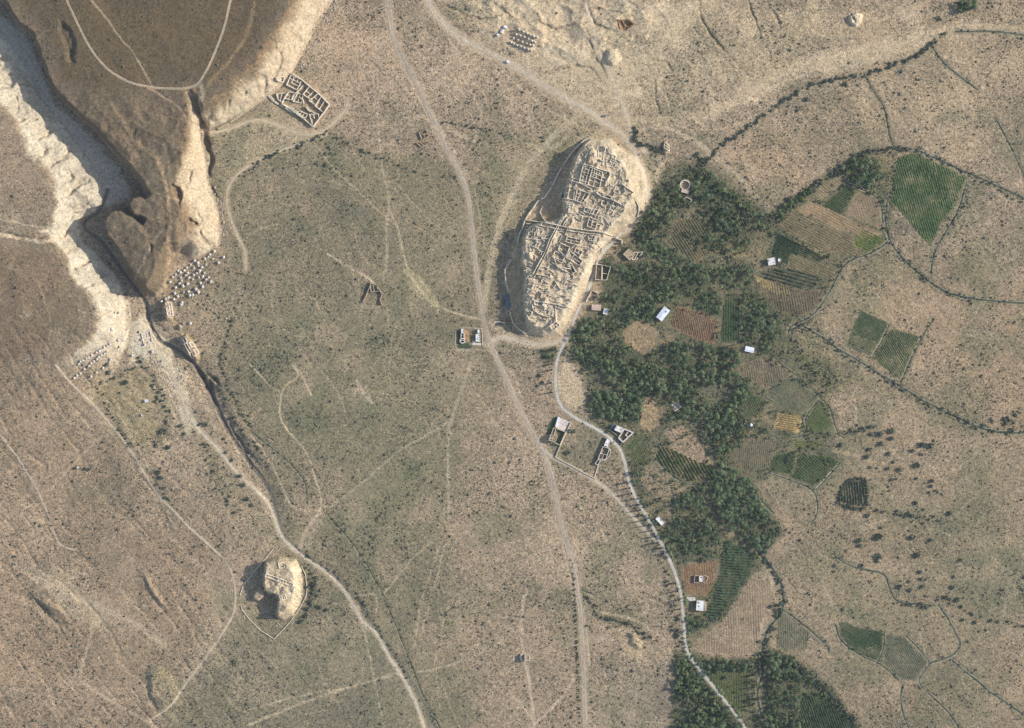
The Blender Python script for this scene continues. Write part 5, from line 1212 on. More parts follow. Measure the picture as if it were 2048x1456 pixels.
# ------------------------------------------------------------------ buildings and ruins
def quad_uv(q, u, v):
    (a, b, c, d_) = q
    return ((a[0]*(1-u)+b[0]*u)*(1-v)+(d_[0]*(1-u)+c[0]*u)*v, (a[1]*(1-u)+b[1]*u)*(1-v)+(d_[1]*(1-u)+c[1]*u)*v)
def ruin(q, nu, nv, label, h=3.0, th=.7, miss=.18, name='ruined_house', cat='ruin', group=None, mat='mudbrick', jag=.3, gaps=.03, floor=True):
    """q: corners in map units, clockwise from top left"""
    cx = sum(p[0] for p in q)/4; cy = sum(p[1] for p in q)/4; org = (*W(cx, cy), zt(cx, cy))
    root = empty(name, org, label, cat, group); q = [(a_+random.uniform(-1, 1), b_+random.uniform(-1, 1)) for a_, b_ in q] if group == CG else q
    for k in range(4):
        mb = MB(); mb.wall([q[k], q[(k+1) % 4]], th*1.15, h, jag, gaps=gaps); 
        if mb.v: o = mb.build('outer_wall', M[mat], root, org)
    us = [0]+[min(.95, max(.05, (i+random.uniform(-.13, .13))/nu)) for i in range(1, nu)]+[1]
    vs = [0]+[min(.95, max(.05, (i+random.uniform(-.13, .13))/nv)) for i in range(1, nv)]+[1]
    for i in range(1, nu):
        mb = MB()
        for j in range(nv):
            if random.random() > miss: mb.wall([quad_uv(q, us[i], vs[j]+.01), quad_uv(q, us[i]+random.uniform(-.03, .03), vs[j+1])], th, h*random.uniform(.6, .95), jag, gaps=gaps)
        if mb.v: mb.build('partition_wall', M[mat], root, org)
    for j in range(1, nv):
        mb = MB()
        for i in range(nu):
            if random.random() > miss: mb.wall([quad_uv(q, us[i], vs[j]), quad_uv(q, us[i+1]-.01, vs[j])], th, h*random.uniform(.6, .95), jag, gaps=gaps)
        if mb.v: mb.build('partition_wall', M[mat], root, org)
    return root
def wall(pts, label, h=2.5, th=.8, jag=.25, gaps=0., name='ruined_wall', cat='wall', group=None, mat='mudbrick'):
    c = pts[len(pts)//2]; org = (*W(*c), zt(*c)); mb = MB(); mb.wall(pts, th, h, jag, gaps=gaps)
    return tag(mb.build(name, M[mat], None, org), label, cat, group)
def frame(q):
    """centre, size, rotation of a near-rectangular quad"""
    P = [W(*p) for p in q]; cx = sum(p[0] for p in P)/4; cy = sum(p[1] for p in P)/4
    w = (math.dist(P[0], P[1])+math.dist(P[3], P[2]))/2; d = (math.dist(P[1], P[2])+math.dist(P[0], P[3]))/2
    r = math.atan2(P[1][1]-P[0][1]+P[2][1]-P[3][1], P[1][0]-P[0][0]+P[2][0]-P[3][0])
    return cx, cy, w, d, r
def house(q, h, label, roof='roof_white', wallm='plaster_white', pitch=0., parapet=.35, extras=(), name='house', cat='house', wins=2, group=None):
    cx, cy, w, d, r = frame(q); mx = sum(p[0] for p in q)/4; my = sum(p[1] for p in q)/4
    zb = min(zt(*p) for p in q); zc = zt(mx, my); org = (cx, cy, zc); h0 = zc+h
    root = empty(name, org, label, cat, group)
    def loc(u, v): return cx+u*math.cos(r)-v*math.sin(r), cy+u*math.sin(r)+v*math.cos(r)
    mb = MB(); mb.box(cx, cy, zb-.8, h0-.15, w-.3, d-.3, r); mb.build('wall', M[wallm], root, org)
    mb = MB()
    if pitch:
        P = []
        for u, v, z in ((-w/2-.15,-d/2-.15,h0-.2),(w/2+.15,-d/2-.15,h0-.2),(w/2+.15,d/2+.15,h0-.2),(-w/2-.15,d/2+.15,h0-.2),(-w/2-.15,0,h0+pitch),(w/2+.15,0,h0+pitch)) if w >= d else ((-w/2-.15,d/2+.15,h0-.2),(-w/2-.15,-d/2-.15,h0-.2),(w/2+.15,-d/2-.15,h0-.2),(w/2+.15,d/2+.15,h0-.2),(0,d/2+.15,h0+pitch),(0,-d/2-.15,h0+pitch)):
            P.append((*loc(u, v), z))
        mb.add(P, [(0,1,5,4),(2,3,4,5),(0,4,3),(1,2,5),(0,3,2,1)])
    else:
        mb.box(cx, cy, h0-.15, h0+.05, w, d, r)
    rf = mb.build('roof', M[roof], root, org)
    if parapet and not pitch:
        mb = MB()
        for u, v, a_, b_ in ((0, d/2-.12, w+.02, .24), (0, -d/2+.12, w+.02, .24), (w/2-.12, 0, .24, d-.46), (-w/2+.12, 0, .24, d-.46)):
            x, y = loc(u, v); mb.box(x, y, h0+.03, h0+.05+parapet, a_, b_, r)
        mb.build('parapet', M[wallm], root, org)
    x, y = loc(w*.15, -d/2+.13); mb = MB(); mb.box(x, y, zc-.1, zc+min(2.1, h*.7), 1.0, .1, r); mb.build('door', M['timber'], root, org)
    for k in range(wins):
        x, y = loc(-w*.28+k*w*.5 if k else -w*.28, (-1 if k == 0 else 1)*(d/2-.13)); mb = MB(); mb.box(x, y, zc+h*.35, zc+h*.35+.9, .9, .1, r); mb.build('window', M['glass_dark'], root, org)
    for (nm, u, v, a_, b_, hh, mt) in extras:
        x, y = loc(u*w, v*d); mb = MB()
        if nm == 'water_tank': mb.cyl(x, y, h0+.04, h0+.05+hh, a_/2, a_/2, 10)
        else: mb.box(x, y, h0+.04, h0+.05+hh, a_, b_, r)
        mb.build(nm, M[mt], root, org)
    return root
CG = 'roofless mudbrick houses of the citadel'
for q, nu, nv, lab, h in [
 ([(1166,333),(1184,338),(1174,371),(1157,366)],3,6,'double row of tiny storerooms in the upper citadel',3.0),
 ([(1185,338),(1204,346),(1199,377),(1176,371)],2,4,'block of long rooms right of the tiny storerooms',3.2),
 ([(1128,376),(1149,374),(1146,402),(1120,397)],2,2,'square ruin at the left rim of the upper citadel',3.0),
 ([(1153,379),(1179,388),(1166,407),(1149,401)],3,3,'ruined house just below the upper citadel street',3.2),
 ([(1195,382),(1224,396),(1217,402),(1193,388)],4,1,'row of dark rooms in the shade of the sunken yard',2.6),
 ([(1207,304),(1231,311),(1228,336),(1204,331)],3,3,'crumbled low ruin near the citadel top end',1.3),
 ([(1233,371),(1243,370),(1235,388),(1226,385)],2,3,'small worn ruin on the right side of the upper citadel',1.2),
 ([(1204,402),(1216,406),(1210,415),(1202,411)],2,1,'tiny two room ruin right of the middle citadel',2.2),
 ([(1169,415),(1196,421),(1192,431),(1167,424)],4,1,'row of four rooms above the main cross wall',2.4),
 ([(1178,435),(1196,441),(1190,459),(1173,452)],2,3,'square six room building standing alone above the cross wall',3.0),
 ([(1135,475),(1161,481),(1157,492),(1131,484)],3,2,'dense dark cells right below the cross wall',3.2),
 ([(1122,487),(1139,495),(1131,514),(1115,500)],1,1,'large open court left of the dense dark cells',3.6),
 ([(1152,497),(1165,504),(1157,516),(1146,508)],2,2,'nested square ruin right of the middle courts',2.8),
 ([(1140,503),(1166,523),(1158,531),(1131,516)],3,2,'skewed ruin of six rooms right of the middle courts',3.0),
 ([(1110,503),(1130,515),(1124,527),(1105,514)],1,1,'tilted open court between street and skewed ruin',3.2),
 ([(1107,515),(1128,522),(1140,538),(1114,534)],2,1,'widest open court of the lower middle citadel',3.0),
 ([(1136,526),(1142,528),(1150,544),(1145,548)],1,2,'narrow wedge shaped room beside the widest court',3.4),
 ([(1052,452),(1086,457),(1082,481),(1044,476)],4,3,'broken rooms left of the walled street',2.0),
 ([(1175,472),(1190,473),(1186,483),(1177,482)],2,2,'small four room ruin near the citadel east gate',2.6),
 ([(1069,602),(1087,606),(1085,612),(1068,610)],3,1,'three small cells at the lower citadel wall',2.2),
 ([(1053,558),(1086,563),(1070,587),(1052,580)],2,2,'large collapsed block below the end of the street',1.3),
 ([(1112,644),(1120,649),(1105,661),(1098,653)],2,3,'small rebuilt looking house at the citadel lower end',2.4),
 ([(1128,405),(1146,408),(1143,424),(1128,420)],3,2,'worn rooms above the walled street',1.4),
 ([(1214,410),(1230,416),(1222,432),(1208,426)],2,2,'faint low ruin near the right rim of the citadel',1.1),
 ([(1046,590),(1062,592),(1060,622),(1048,618)],1,3,'low crumbled walls above the lower left rim',1.0),
 ([(1080,480),(1100,470),(1092,500),(1074,500)],2,2,'faint low walls left of the lower street',.9),
 ([(1046,495),(1064,492),(1068,506),(1048,508)],3,1,'weathered stubs of walls by the left rim',1.4),
 ([(1148,430),(1166,432),(1160,448),(1146,446)],2,2,'low ruin just above the cross wall',1.1),
 ([(1190,484),(1200,494),(1190,506),(1180,500)],1,2,'worn low walls above the road bend',1.0),
 ([(1088,612),(1106,616),(1104,632),(1090,628)],2,1,'faint low walls in the lower citadel',.8)]:
    ruin(q, nu, nv, lab, h*(1.5 if h > 2 else 1.1), group=CG, jag=.2, miss=.12 if h > 2 else .3, gaps=.03 if h > 2 else .18)
CW = 'standing walls of the citadel'
for P, lab, h, th, gp in [
 ([(1179,276),(1168,281),(1158,290),(1146,303),(1137,315),(1126,331)],'pale outer wall curving round the upper left of the citadel',3.2,1.1,0),
 ([(1123,337),(1115,350),(1108,365),(1100,380),(1090,395),(1076,402),(1068,414),(1058,427),(1050,441),(1044,459),(1039,468),(1035,486)],'long pale outer wall on the left flank of the citadel',3.4,1.1,.03),
 ([(1023,519),(1016,530),(1010,540),(1011,556),(1013,570),(1017,584)],'outer wall stretch with a kink at the left citadel edge',4.0,1.0,0),
 ([(1020,623),(1022,634),(1026,645),(1035,656),(1044,662),(1052,668)],'thin pale wall curving round the lower left citadel foot',3.0,.8,0),
 ([(1141,362),(1162,368),(1183,380)],'left half of the upper citadel street wall',3.6,.9,0),
 ([(1143,357),(1163,363),(1184,374),(1193,380)],'upper side wall of the upper citadel street',2.6,.8,.04),
 ([(1192,386),(1202,394),(1225,401),(1243,411)],'right half of the upper citadel street wall',4.2,.9,0),
 ([(1162,329),(1181,333),(1197,339),(1218,345),(1219,350)],'long wall above the storerooms in the upper citadel',4.0,.9,0),
 ([(1220,350),(1217,357),(1212,364),(1210,374)],'short thick wall on the right edge of the sunken yard',4.0,1.2,0),
 ([(1243,369),(1254,377),(1267,386),(1261,391)],'hooked wall on the right slope of the citadel',3.0,.9,0),
 ([(1272,403),(1277,413),(1277,424),(1274,434)],'short curved wall at the right edge near the road',3.0,.9,0),
 ([(1051,440),(1072,443),(1094,447),(1115,451),(1130,455),(1155,459),(1179,462),(1201,465),(1226,472)],'upper wall of the long cross street through the citadel',4.4,.9,0),
 ([(1052,447),(1075,450),(1090,454),(1113,458),(1128,461),(1150,464),(1178,468),(1200,470)],'lower wall of the long cross street through the citadel',3.2,.8,.03),
 ([(1132,429),(1124,442),(1115,458),(1104,480),(1096,500),(1088,518)],'right wall of the narrow slanting street',3.8,.8,0),
 ([(1127,434),(1118,446),(1110,460),(1099,480),(1092,500),(1084,516)],'left wall of the narrow slanting street',3.8,.8,0),
 ([(1136,436),(1130,444),(1126,452)],'short wall at the head of the slanting street',3.8,.9,0),
 ([(1083,517),(1076,530),(1070,541),(1065,549)],'left wall of the lower slanting passage',4.2,.8,0),
 ([(1087,520),(1080,533),(1074,546),(1068,556)],'right wall of the lower slanting passage',3.0,.7,0),
 ([(1072,549),(1084,551),(1097,554)],'detached wall with a thick shadow below the slanting street',3.8,1.0,0),
 ([(1068,601),(1087,605),(1112,609),(1128,613),(1145,617)],'long straight wall across the lower citadel',3.0,.8,0),
 ([(1064,609),(1065,616),(1069,622),(1076,627),(1087,631),(1100,635)],'curved hook wall in the lower citadel',3.0,.8,0),
 ([(1111,609),(1111,628),(1112,643)],'low vertical wall in the lower citadel',1.4,1.0,0),
 ([(1112,638),(1111,643),(1101,650),(1091,658)],'stepped wall beside the small lower house',2.8,.7,0),
 ([(1104,526),(1114,531),(1124,540),(1136,545)],'curved wall along the lower courts',3.2,.7,0),
 ([(1136,545),(1146,552),(1152,560)],'ragged wall trailing down from the courts',2.0,.7,.1),
 ([(1110,562),(1114,569),(1119,577),(1126,578)],'short dark edged wall on the bare lower slope',1.8,.8,0),
 ([(1130,500),(1136,512),(1128,518)],'cross wall dividing the middle courts',3.6,.6,0),
 ([(1074,404),(1066,416),(1058,430)],'inner ledge wall above the left moat',2.0,.8,.1),
 ([(1086,412),(1080,424),(1086,436),(1092,444)],'crooked wall round the tan knoll',3.0,.9,0),
 ([(1176,302),(1175,312),(1169,330)],'wall on the left brink of the pale wedge hill',2.2,.9,0),
 ([(1188,294),(1196,303),(1196,316),(1186,326)],'thin wall on the right brink of the pale wedge hill',1.2,.7,0),
 ([(1210,296),(1209,304)],'stub wall near the top of the citadel',3.6,.8,0),
 ([(1181,283),(1174,288),(1169,294)],'short wall near the upper left tip of the citadel',2.4,.8,0),
 ([(1231,476),(1244,481),(1243,487)],'thick gate wall beside the citadel east gate',4.2,1.0,0),
 ([(1222,484),(1244,485)],'thin wall below the citadel east gate',1.6,.8,0),
 ([(1198,493),(1205,498),(1202,502)],'small corner wall above the road bend',2.4,.8,0),
 ([(1183,582),(1178,592),(1172,603)],'wall along the road below the two room ruin',3.2,.8,0),
 ([(1184,581),(1190,583),(1197,588)],'curving wall end at the palm edge',3.0,.7,0),
 ([(1208,436),(1214,445),(1220,452)],'thin wall stub on the right citadel slope',1.6,.6,0),
 ([(1225,392),(1229,402)],'isolated wall stub on the right slope',1.6,.6,0),
 ([(1030,637),(1040,642),(1048,648)],'wall on the knoll at the lower left citadel corner',3.0,.8,0),
 ([(1048,622),(1054,630),(1058,640)],'bright ridge wall above the lower left corner',3.6,.8,0)]:
    wall(P, lab, h*1.2, th, .18, gp, group=CW)
# rubble and wall stubs over the citadel top
mb = MB()
for _ in range(2000):
    x = random.uniform(1040, 1275); y = random.uniform(290, 665)
    if pin(x, y, CIT_RIM):
        wx, wy = W(x, y); z = zt(x, y); a_ = random.choice([-.33, 1.24])+random.gauss(0, .25)
        if random.random() < .62: mb.box(wx, wy, z-.4, z+random.uniform(.7, 3.0), random.uniform(1.2, 6), random.uniform(.45, .8), a_, 0, .1)
        else: mb.box(wx, wy, z-.3, z+random.uniform(.2, .9), random.uniform(.4, 1.3), random.uniform(.4, 1.3), random.random()*3, 0, .35)
tag(mb.build('citadel_rubble', M['mudbrick']), 'fallen mudbrick rubble and wall stubs scattered over the citadel', 'rubble', None, 'stuff')
# blue roofed shelter and gate ruins at the left foot of the citadel
house([(1010,588),(1017,588),(1020,616),(1013,618)],2.6,'long blue roofed shelter in the shade at the left foot of the citadel','roof_blue','stone',name='shelter',cat='shelter',parapet=0)
ruin([(1008,636),(1020,633),(1024,644),(1010,645)],2,2,'orange brown ruin at the lower left foot of the citadel',2.4,mat='orange_rubble')
wall([(988,645),(998,643),(1010,646)],'dark edged wall stub between the road and the citadel foot',2.6,1.0)
# walled village ruin
VG = 'houses of the walled village ruin'
for q, nu, nv, lab, h in [
 ([(582,150),(604,160),(594,180),(573,170)],3,3,'small roomed block at the upper corner of the village',3.0),
 ([(619,173),(637,187),(622,199),(606,189)],2,2,'tall courtyard house with one dark court in the village',4.2),
 ([(637,187),(643,193),(631,210),(618,201)],1,2,'two room annex beside the tall courtyard house',3.4),
 ([(643,193),(658,209),(647,225),(630,212)],2,2,'courtyard house at the right edge of the village',3.6),
 ([(619,229),(637,228),(638,238),(626,252),(609,236)][:4],2,2,'lower right house of the village with tall walls',4.0),
 ([(600,222),(616,229),(610,236),(592,226)],3,1,'strip of rooms along the lower village edge',3.2),
 ([(577,184),(592,186),(584,200),(569,197)],2,2,'worn rooms on the left side of the village',2.4),
 ([(595,186),(606,190),(603,206),(586,203)],2,1,'curved walled yard in the middle of the village',2.6),
 ([(565,207),(590,222),(586,226),(562,210)],5,1,'row of cells along the lower left village wall',3.0),
 ([(553,156),(569,154),(566,165),(556,162)],1,1,'detached triangular ruin left of the village',3.0),
 ([(553,188),(573,186),(565,206),(556,198)],2,1,'detached ruin touching the left village wall',2.6)]:
    ruin(q, nu, nv, lab, h*1.05, group=VG, mat='mudbrick', th=.85, jag=.22, miss=.5)
for P, lab, h in [
 ([(585,148),(604,160),(619,173),(642,192),(659,209)],'upper right wall of the village ruin',3.4),
 ([(659,209),(650,222),(639,236),(627,253)],'lower right wall of the village ruin',4.2),
 ([(627,254),(608,238),(584,221),(564,208)],'lower left wall of the village ruin',3.8),
 ([(564,206),(569,196),(577,184)],'left wall of the village ruin, bright and thick',3.2),
 ([(606,171),(600,178),(592,186),(586,192),(583,200)],'long curved wall through the middle of the village',3.0),
 ([(600,195),(606,200),(607,206)],'short bent white wall in the village yard',3.2),
 ([(584,217),(597,227),(606,235)],'inner wall following the lower left village edge',3.4),
 ([(537,192),(544,200),(556,209)],'slanting double wall outside the village, upper line',1.6),
 ([(541,192),(548,202),(558,209)],'slanting double wall outside the village, lower line',1.6),
 ([(612,214),(618,222),(630,226)],'wall stub shading the village centre',4.0)]:
    wall(P, lab, h*1.15, 1.0, .2, group='walls of the village ruin', mat='mudbrick')
# smaller ruins
ruin([(838,264),(852,259),(858,272),(843,279)],2,2,'upper half of the brown ruin beside the main road',3.0,mat='mudbrick_dark')
ruin([(833,286),(850,283),(861,285),(842,294)],3,1,'lower half of the brown ruin beside the main road',2.4,mat='mudbrick_dark')
ruin([(740,566),(752,570),(758,582),(742,584)],2,1,'collapsed ruin standing alone on the central plain',3.0,mat='stone')
wall([(742,568),(736,582),(730,596),(726,604)],'dark leaning wall trailing left from the collapsed ruin',3.4,.8,mat='mudbrick_dark')
wall([(754,572),(764,588),(760,600),(764,610)],'dark wall trailing right from the collapsed ruin',3.0,.8,mat='mudbrick_dark')
wall([(655,509),(690,529),(722,549),(742,563)],'long thin pale wall running to the collapsed ruin',.5,.6,.5,.15,mat='mudbrick_dark')
ruin([(1237,40),(1256,39),(1270,49),(1240,58)],3,1,'reddish brown ruin in a pit at the top of the picture',2.6,mat='orange_rubble')
ruin([(534,1146),(588,1166),(586,1172),(532,1152)],11,1,'row of small cells across the fort hill',1.7,th=.8,name='cell_row')
ruin([(560,1190),(572,1188),(574,1198),(562,1198)],3,2,'cluster of small dark rooms on the fort hill',1.6)
ruin([(558,1126),(570,1124),(570,1134),(560,1136)],1,1,'low ruin near the top of the fort hill',1.4)
wall([(603,1132),(611,1150),(614,1178),(612,1192),(600,1216),(580,1244),(548,1278)],'dark boundary wall along the right of the fort hill',1.2,.6)
wall([(548,1278),(520,1260),(500,1240),(484,1220),(482,1212)],'pale boundary wall along the lower left of the fort hill',1.0,.6)
wall([(548,1096),(530,1118),(506,1146),(486,1172),(480,1190)],'dark boundary wall along the upper left of the fort hill',1.2,.7)
ruin([(332,605),(342,606),(346,632),(336,630)],2,4,'white ruin on the crag beside the gorge',3.0,mat='plaster_white')
ruin([(361,677),(370,673),(376,683),(366,689)],2,2,'square white walled ruin on the crag below the huts',3.0,mat='plaster_white')
ruin([(370,688),(384,684),(398,706),(384,716)],3,3,'crumbled brown rooms on the crag below the huts',2.0)
ruin([(283,668),(300,662),(304,684),(288,690)],2,2,'bleached ruin at the foot of the left slope',1.4,mat='plaster_white',gaps=.15)
ruin([(1330,284),(1338,292),(1338,302),(1328,296)],1,2,'small gully gate ruin right of the citadel top end',3.0)
ruin([(1193,529),(1204,530),(1203,560),(1191,559)],1,1,'left half of the two room ruin beside the grove',5.0,name='roofless_house',jag=.08,gaps=0,mat='mudbrick')
ruin([(1204.6,530),(1221,534),(1213,560),(1204,560)],1,2,'right half of the two room ruin beside the grove',4.6,name='roofless_house',jag=.08,gaps=0,mat='mudbrick')
house([(1246,509),(1256,498),(1272,508),(1260,521)],3.6,'tan flat roofed mud house at the grove edge',roof='mud_floor',wallm='mudbrick',parapet=.3,extras=[('roof_hatch',-.2,-.2,1.2,1.0,.05,'dark_opening'),('roof_hatch',.0,-.3,1.0,1.0,.05,'dark_opening')])
ruin([(1268,505),(1286,504),(1274,518),(1264,520)],2,1,'broken brown annex beside the tan mud house',2.4,mat='mudbrick')
# well, round ruin and dome
def ringthing(name, cx, cy, ro, ri, h, label, cat, mat='stone', apron=0):
    org = (*W(cx, cy), zt(cx, cy)); root = empty(name, org, label, cat)
    mb = MB(); mb.ring(org[0], org[1], org[2]-.5, org[2]+h, ro, ri, 18); mb.build('ring_wall', M[mat], root, org)
    mb = MB(); mb.cyl(org[0], org[1], org[2]-.6, org[2]+.12, ri+.02, ri+.02, 18); mb.build('floor' if ri > 3 else 'shaft', M['mud_floor' if ri > 3 else 'dark_opening'], root, org)
    if apron: mb = MB(); mb.box(org[0], org[1]-.2, org[2]-.5, org[2]+.2, apron, apron, .5); mb.build('apron', M['mudbrick'], root, org)
ringthing('round_well', 1353, 812, 2.6, 1.6, 1.0, 'round pale stone well in the middle of the grove', 'well', 'stone', 7.5)
ringthing('round_courtyard', 1370, 370, 5.2, 4.2, 2.6, 'round pinkish courtyard ruin at the upper grove edge', 'ruin', 'mudbrick')
ringthing('stone_ring', 236.5, 694, 1.9, 1.2, .7, 'small open stone ring right of the double hut row', 'ring')
house([(1364,377),(1378,380),(1376,388),(1362,384)],2.8,'small pink mud house beside the round courtyard','roof_pinkish','mudbrick')
wall([(1368,398),(1372,394),(1384,400),(1380,404)],'white L shaped wall among the upper grove trees',2.4,.8,mat='plaster_white')
def dome(cx, cy, r, label):
    org = (*W(cx, cy), zt(cx, cy)); root = empty('domed_shrine', org, label, 'shrine')
    mb = MB(); mb.cyl(org[0], org[1], org[2]-.5, org[2]+1.6, r, r, 12); mb.build('drum', M['plaster_white'], root, org)
    mb = MB()
    for k in range(4):
        a0, a1 = k*math.pi/8, (k+1)*math.pi/8
        mb.cyl(org[0], org[1], org[2]+1.6+r*.9*math.sin(a0), org[2]+1.6+r*.9*math.sin(a1), r*math.cos(a0)*.98, max(.02, r*math.cos(a1)*.98), 12, caps=False)
    mb.build('dome', M['roof_white'], root, org)
dome(1502, 850, 1.7, 'little white dome beside the small bare plot')
# houses of the oasis
house([(1328,613),(1338,620),(1325,644),(1313,634)],4.0,'white metal roofed barn beside the ploughed field','roof_metal','plaster_white',pitch=.5,name='barn',cat='barn',extras=[('roof_vent',.1,.25,1.0,2.2,.5,'dark_opening')])
house([(1184,609),(1202,610),(1201,621),(1183,620)],3.2,'pink roofed house at the left edge of the grove','roof_pinkish','mudbrick',pitch=.35)
house([(1208,616),(1217,618),(1215,630),(1206,628)],3.2,'small white roofed house right of the pink roofed one','roof_white',extras=[('roof_hatch',.1,-.1,.9,.9,.05,'dark_opening'),('water_tank',.2,.25,1,1,.9,'metal_tank')])
house([(1491,693),(1512,697),(1503,705),(1490,701)],3.0,'narrow white roofed shed right of the grove','roof_metal',pitch=.25,name='shed',cat='shed')
house([(1534,517),(1549,515),(1552,528),(1537,532)],3.6,'white farmhouse left of the dark green field','roof_white',extras=[('roof_room',-.2,.2,2.2,2.0,1.6,'plaster_white'),('water_tank',.3,-.2,1,1,1,'metal_tank')])
house([(1556,516),(1562,518),(1561,524),(1556,522)],2.4,'tiny white hut right of the white farmhouse','roof_white',wins=1,name='shed',cat='shed')
house([(1313,1035),(1319,1031),(1328,1046),(1321,1054)],3.4,'narrow white cottage beside the oasis road','roof_white',extras=[('roof_hatch',.2,.0,.9,1.0,.05,'dark_opening'),('roof_hatch',.32,.1,.8,.8,.05,'dark_opening')])
house([(1398,1151),(1406,1151),(1406,1163),(1398,1163)],3.6,'white house with a dark court on the reddish plot','roof_white',extras=[('roof_hatch',.0,.2,1.4,1.4,.05,'dark_opening')])
wall([(1397,1151),(1390,1151),(1388,1165),(1397,1165)],'white court wall left of the house on the reddish plot',2.6,.6,.03,mat='plaster_white',name='court_wall')
wall([(1409,1151),(1416,1154),(1412,1163),(1406,1165)],'tan yard wall right of the house on the reddish plot',1.2,.5,.2,name='yard_wall')
house([(1393,1200),(1409,1201),(1408,1222),(1392,1220)],4.6,'large white roofed house casting a long square shadow','roof_white',extras=[('water_tank',-.1,-.05,1.2,1,1,'metal_tank'),('roof_room',-.1,.3,2.0,1.6,1.0,'plaster_white')])
house([(1409.5,1203),(1413,1203),(1412,1222),(1408.8,1222)],2.6,'narrow tan lean-to on the right of the large white house','mud_floor','mudbrick',parapet=0,name='annex',cat='annex',wins=1)
house([(1232,850),(1248,856),(1242,866),(1229,860)],4.0,'white roofed house inside the road bend, upper block','roof_white',extras=[('roof_room',-.35,.3,1.6,1.6,1.4,'plaster_white'),('water_tank',.3,.2,1.1,1,1,'metal_tank')])
ruin([(1248,858),(1266,865),(1246,884),(1237,876)],2,2,'courtyard house with thick white walls inside the road bend',3.4,.1+1.4,.4,'courtyard_house','house',None,'plaster_white',.05,0)
house([(1225,848),(1230,850),(1228,858),(1221,856)],2.4,'added blue block standing in for the blue shadow left of the road bend house','roof_blue','plaster_white',parapet=0,name='annex',cat='annex',wins=1)  # added block; its blue roof colour stands in for the house's cast shadow
wall([(1218,859),(1227,865),(1236,872)],'thin white yard wall beside the road bend',1.8,.5,.05,mat='plaster_white',name='yard_wall')
# garden house compound
house([(1101,869),(1115,871),(1110,885),(1097,880)],5.2,'tall square garden house with four dark roof openings','mud_floor','plaster_white',parapet=.5,extras=[('roof_opening',-.2,.2,1.3,1.1,.05,'dark_opening'),('roof_opening',.15,.22,1.2,1.1,.05,'dark_opening'),('roof_opening',-.2,-.25,1.2,1.1,.05,'dark_opening'),('roof_opening',.15,-.25,1.3,1.2,.05,'dark_opening')])
house([(1116.5,833.5),(1120,834.5),(1113,854),(1109.5,853)],3.2,'long narrow white roofed wing above the garden house','roof_metal','plaster_white',parapet=0,name='wing',cat='building',wins=2)
wall([(1113,857),(1131,864),(1120,890),(1110,886)],'mud wall round the small green garden court',3.4,.7,.05,name='garden_wall')
wall([(1107,856),(1103,868)],'short wall joining the white wing and the garden house',3.0,.7,.05,name='garden_wall')
wall([(1112,857),(1108,870)],'second short wall beside the garden house passage',3.0,.6,.05,name='garden_wall')
wall([(1141.5,845),(1134,862),(1122,888),(1111,914)],'long straight pale wall down the garden house plot',1.8,.8,.05,name='garden_wall')
wall([(1111,915),(1140,930),(1165,944),(1192,958)],'low wall along the farm track below the garden house',1.4,.7,.1,name='garden_wall')
wall([(1199,921),(1194,938),(1189,954)],'thin wall running down from the long roadside ruin',1.2,.6,.15,name='garden_wall')
def slab(P, label, mat, cat='paving', name='paved_yard', z=.12):
    cx = sum(p[0] for p in P)/len(P); cy = sum(p[1] for p in P)/len(P); org = (*W(cx, cy), zt(cx, cy)); mb = MB()
    mb.prism([W(*p) for p in P][::-1], org[2]-1.0, max(zt(*p) for p in P+[(cx, cy)])+z); o = mb.build(name, M[mat], None, org)
    return tag(o, label, cat)
slab([(1119,835),(1140,844),(1130,862),(1112,855)],'pale paved yard right of the long white wing','plaster_white')
slab([(1114,859),(1129,865),(1119,888),(1112,884),(1117,872)],'green lawn inside the garden court','lawn','lawn','lawn')
slab([(1112,833),(1115,834),(1104,866),(1092,870),(1097,848)],'green lawn strip left of the long white wing','lawn','lawn','lawn',.05)
slab([(945,682),(951,680),(951,686),(963,686),(963,691),(945,690)],'pale paved corner below the twin roadside buildings','plaster_white')
slab([(928,659),(939,659),(938,684),(928,684)],'orange tan court between the twin roadside buildings','orange_rubble','court','court_floor')
slab([(915,662),(921,662),(922,686),(934,687),(944,692),(942,697),(916,697)],'green lawn round the twin roadside buildings','lawn','lawn','lawn',.05)
slab([(1371,1194),(1390,1195),(1392,1201),(1380,1202)],'pale paved patch above the large white house','plaster_white')
house([(1214,876),(1222,880),(1216,894),(1208,891)],3.6,'white roofed end block of the long roadside ruin','roof_white','plaster_white',extras=[('roof_opening',-.2,-.2,1,1,.05,'dark_opening')])
ruin([(1206,893),(1219,897),(1211,919),(1196,918)],2,2,'roofless middle part of the long roadside ruin',3.8,.8,.2,mat='plaster_white',jag=.1,gaps=0)
ruin([(1196,919),(1201,921),(1196,930),(1190,927)],1,1,'small end room of the long roadside ruin',3.6,.8,mat='plaster_white',jag=.1,gaps=0)
wall([(1219,897),(1221,906),(1217,914),(1210,921),(1201,921)],'curved outer wall of the long roadside ruin',2.2,.8,.1,mat='plaster_white')
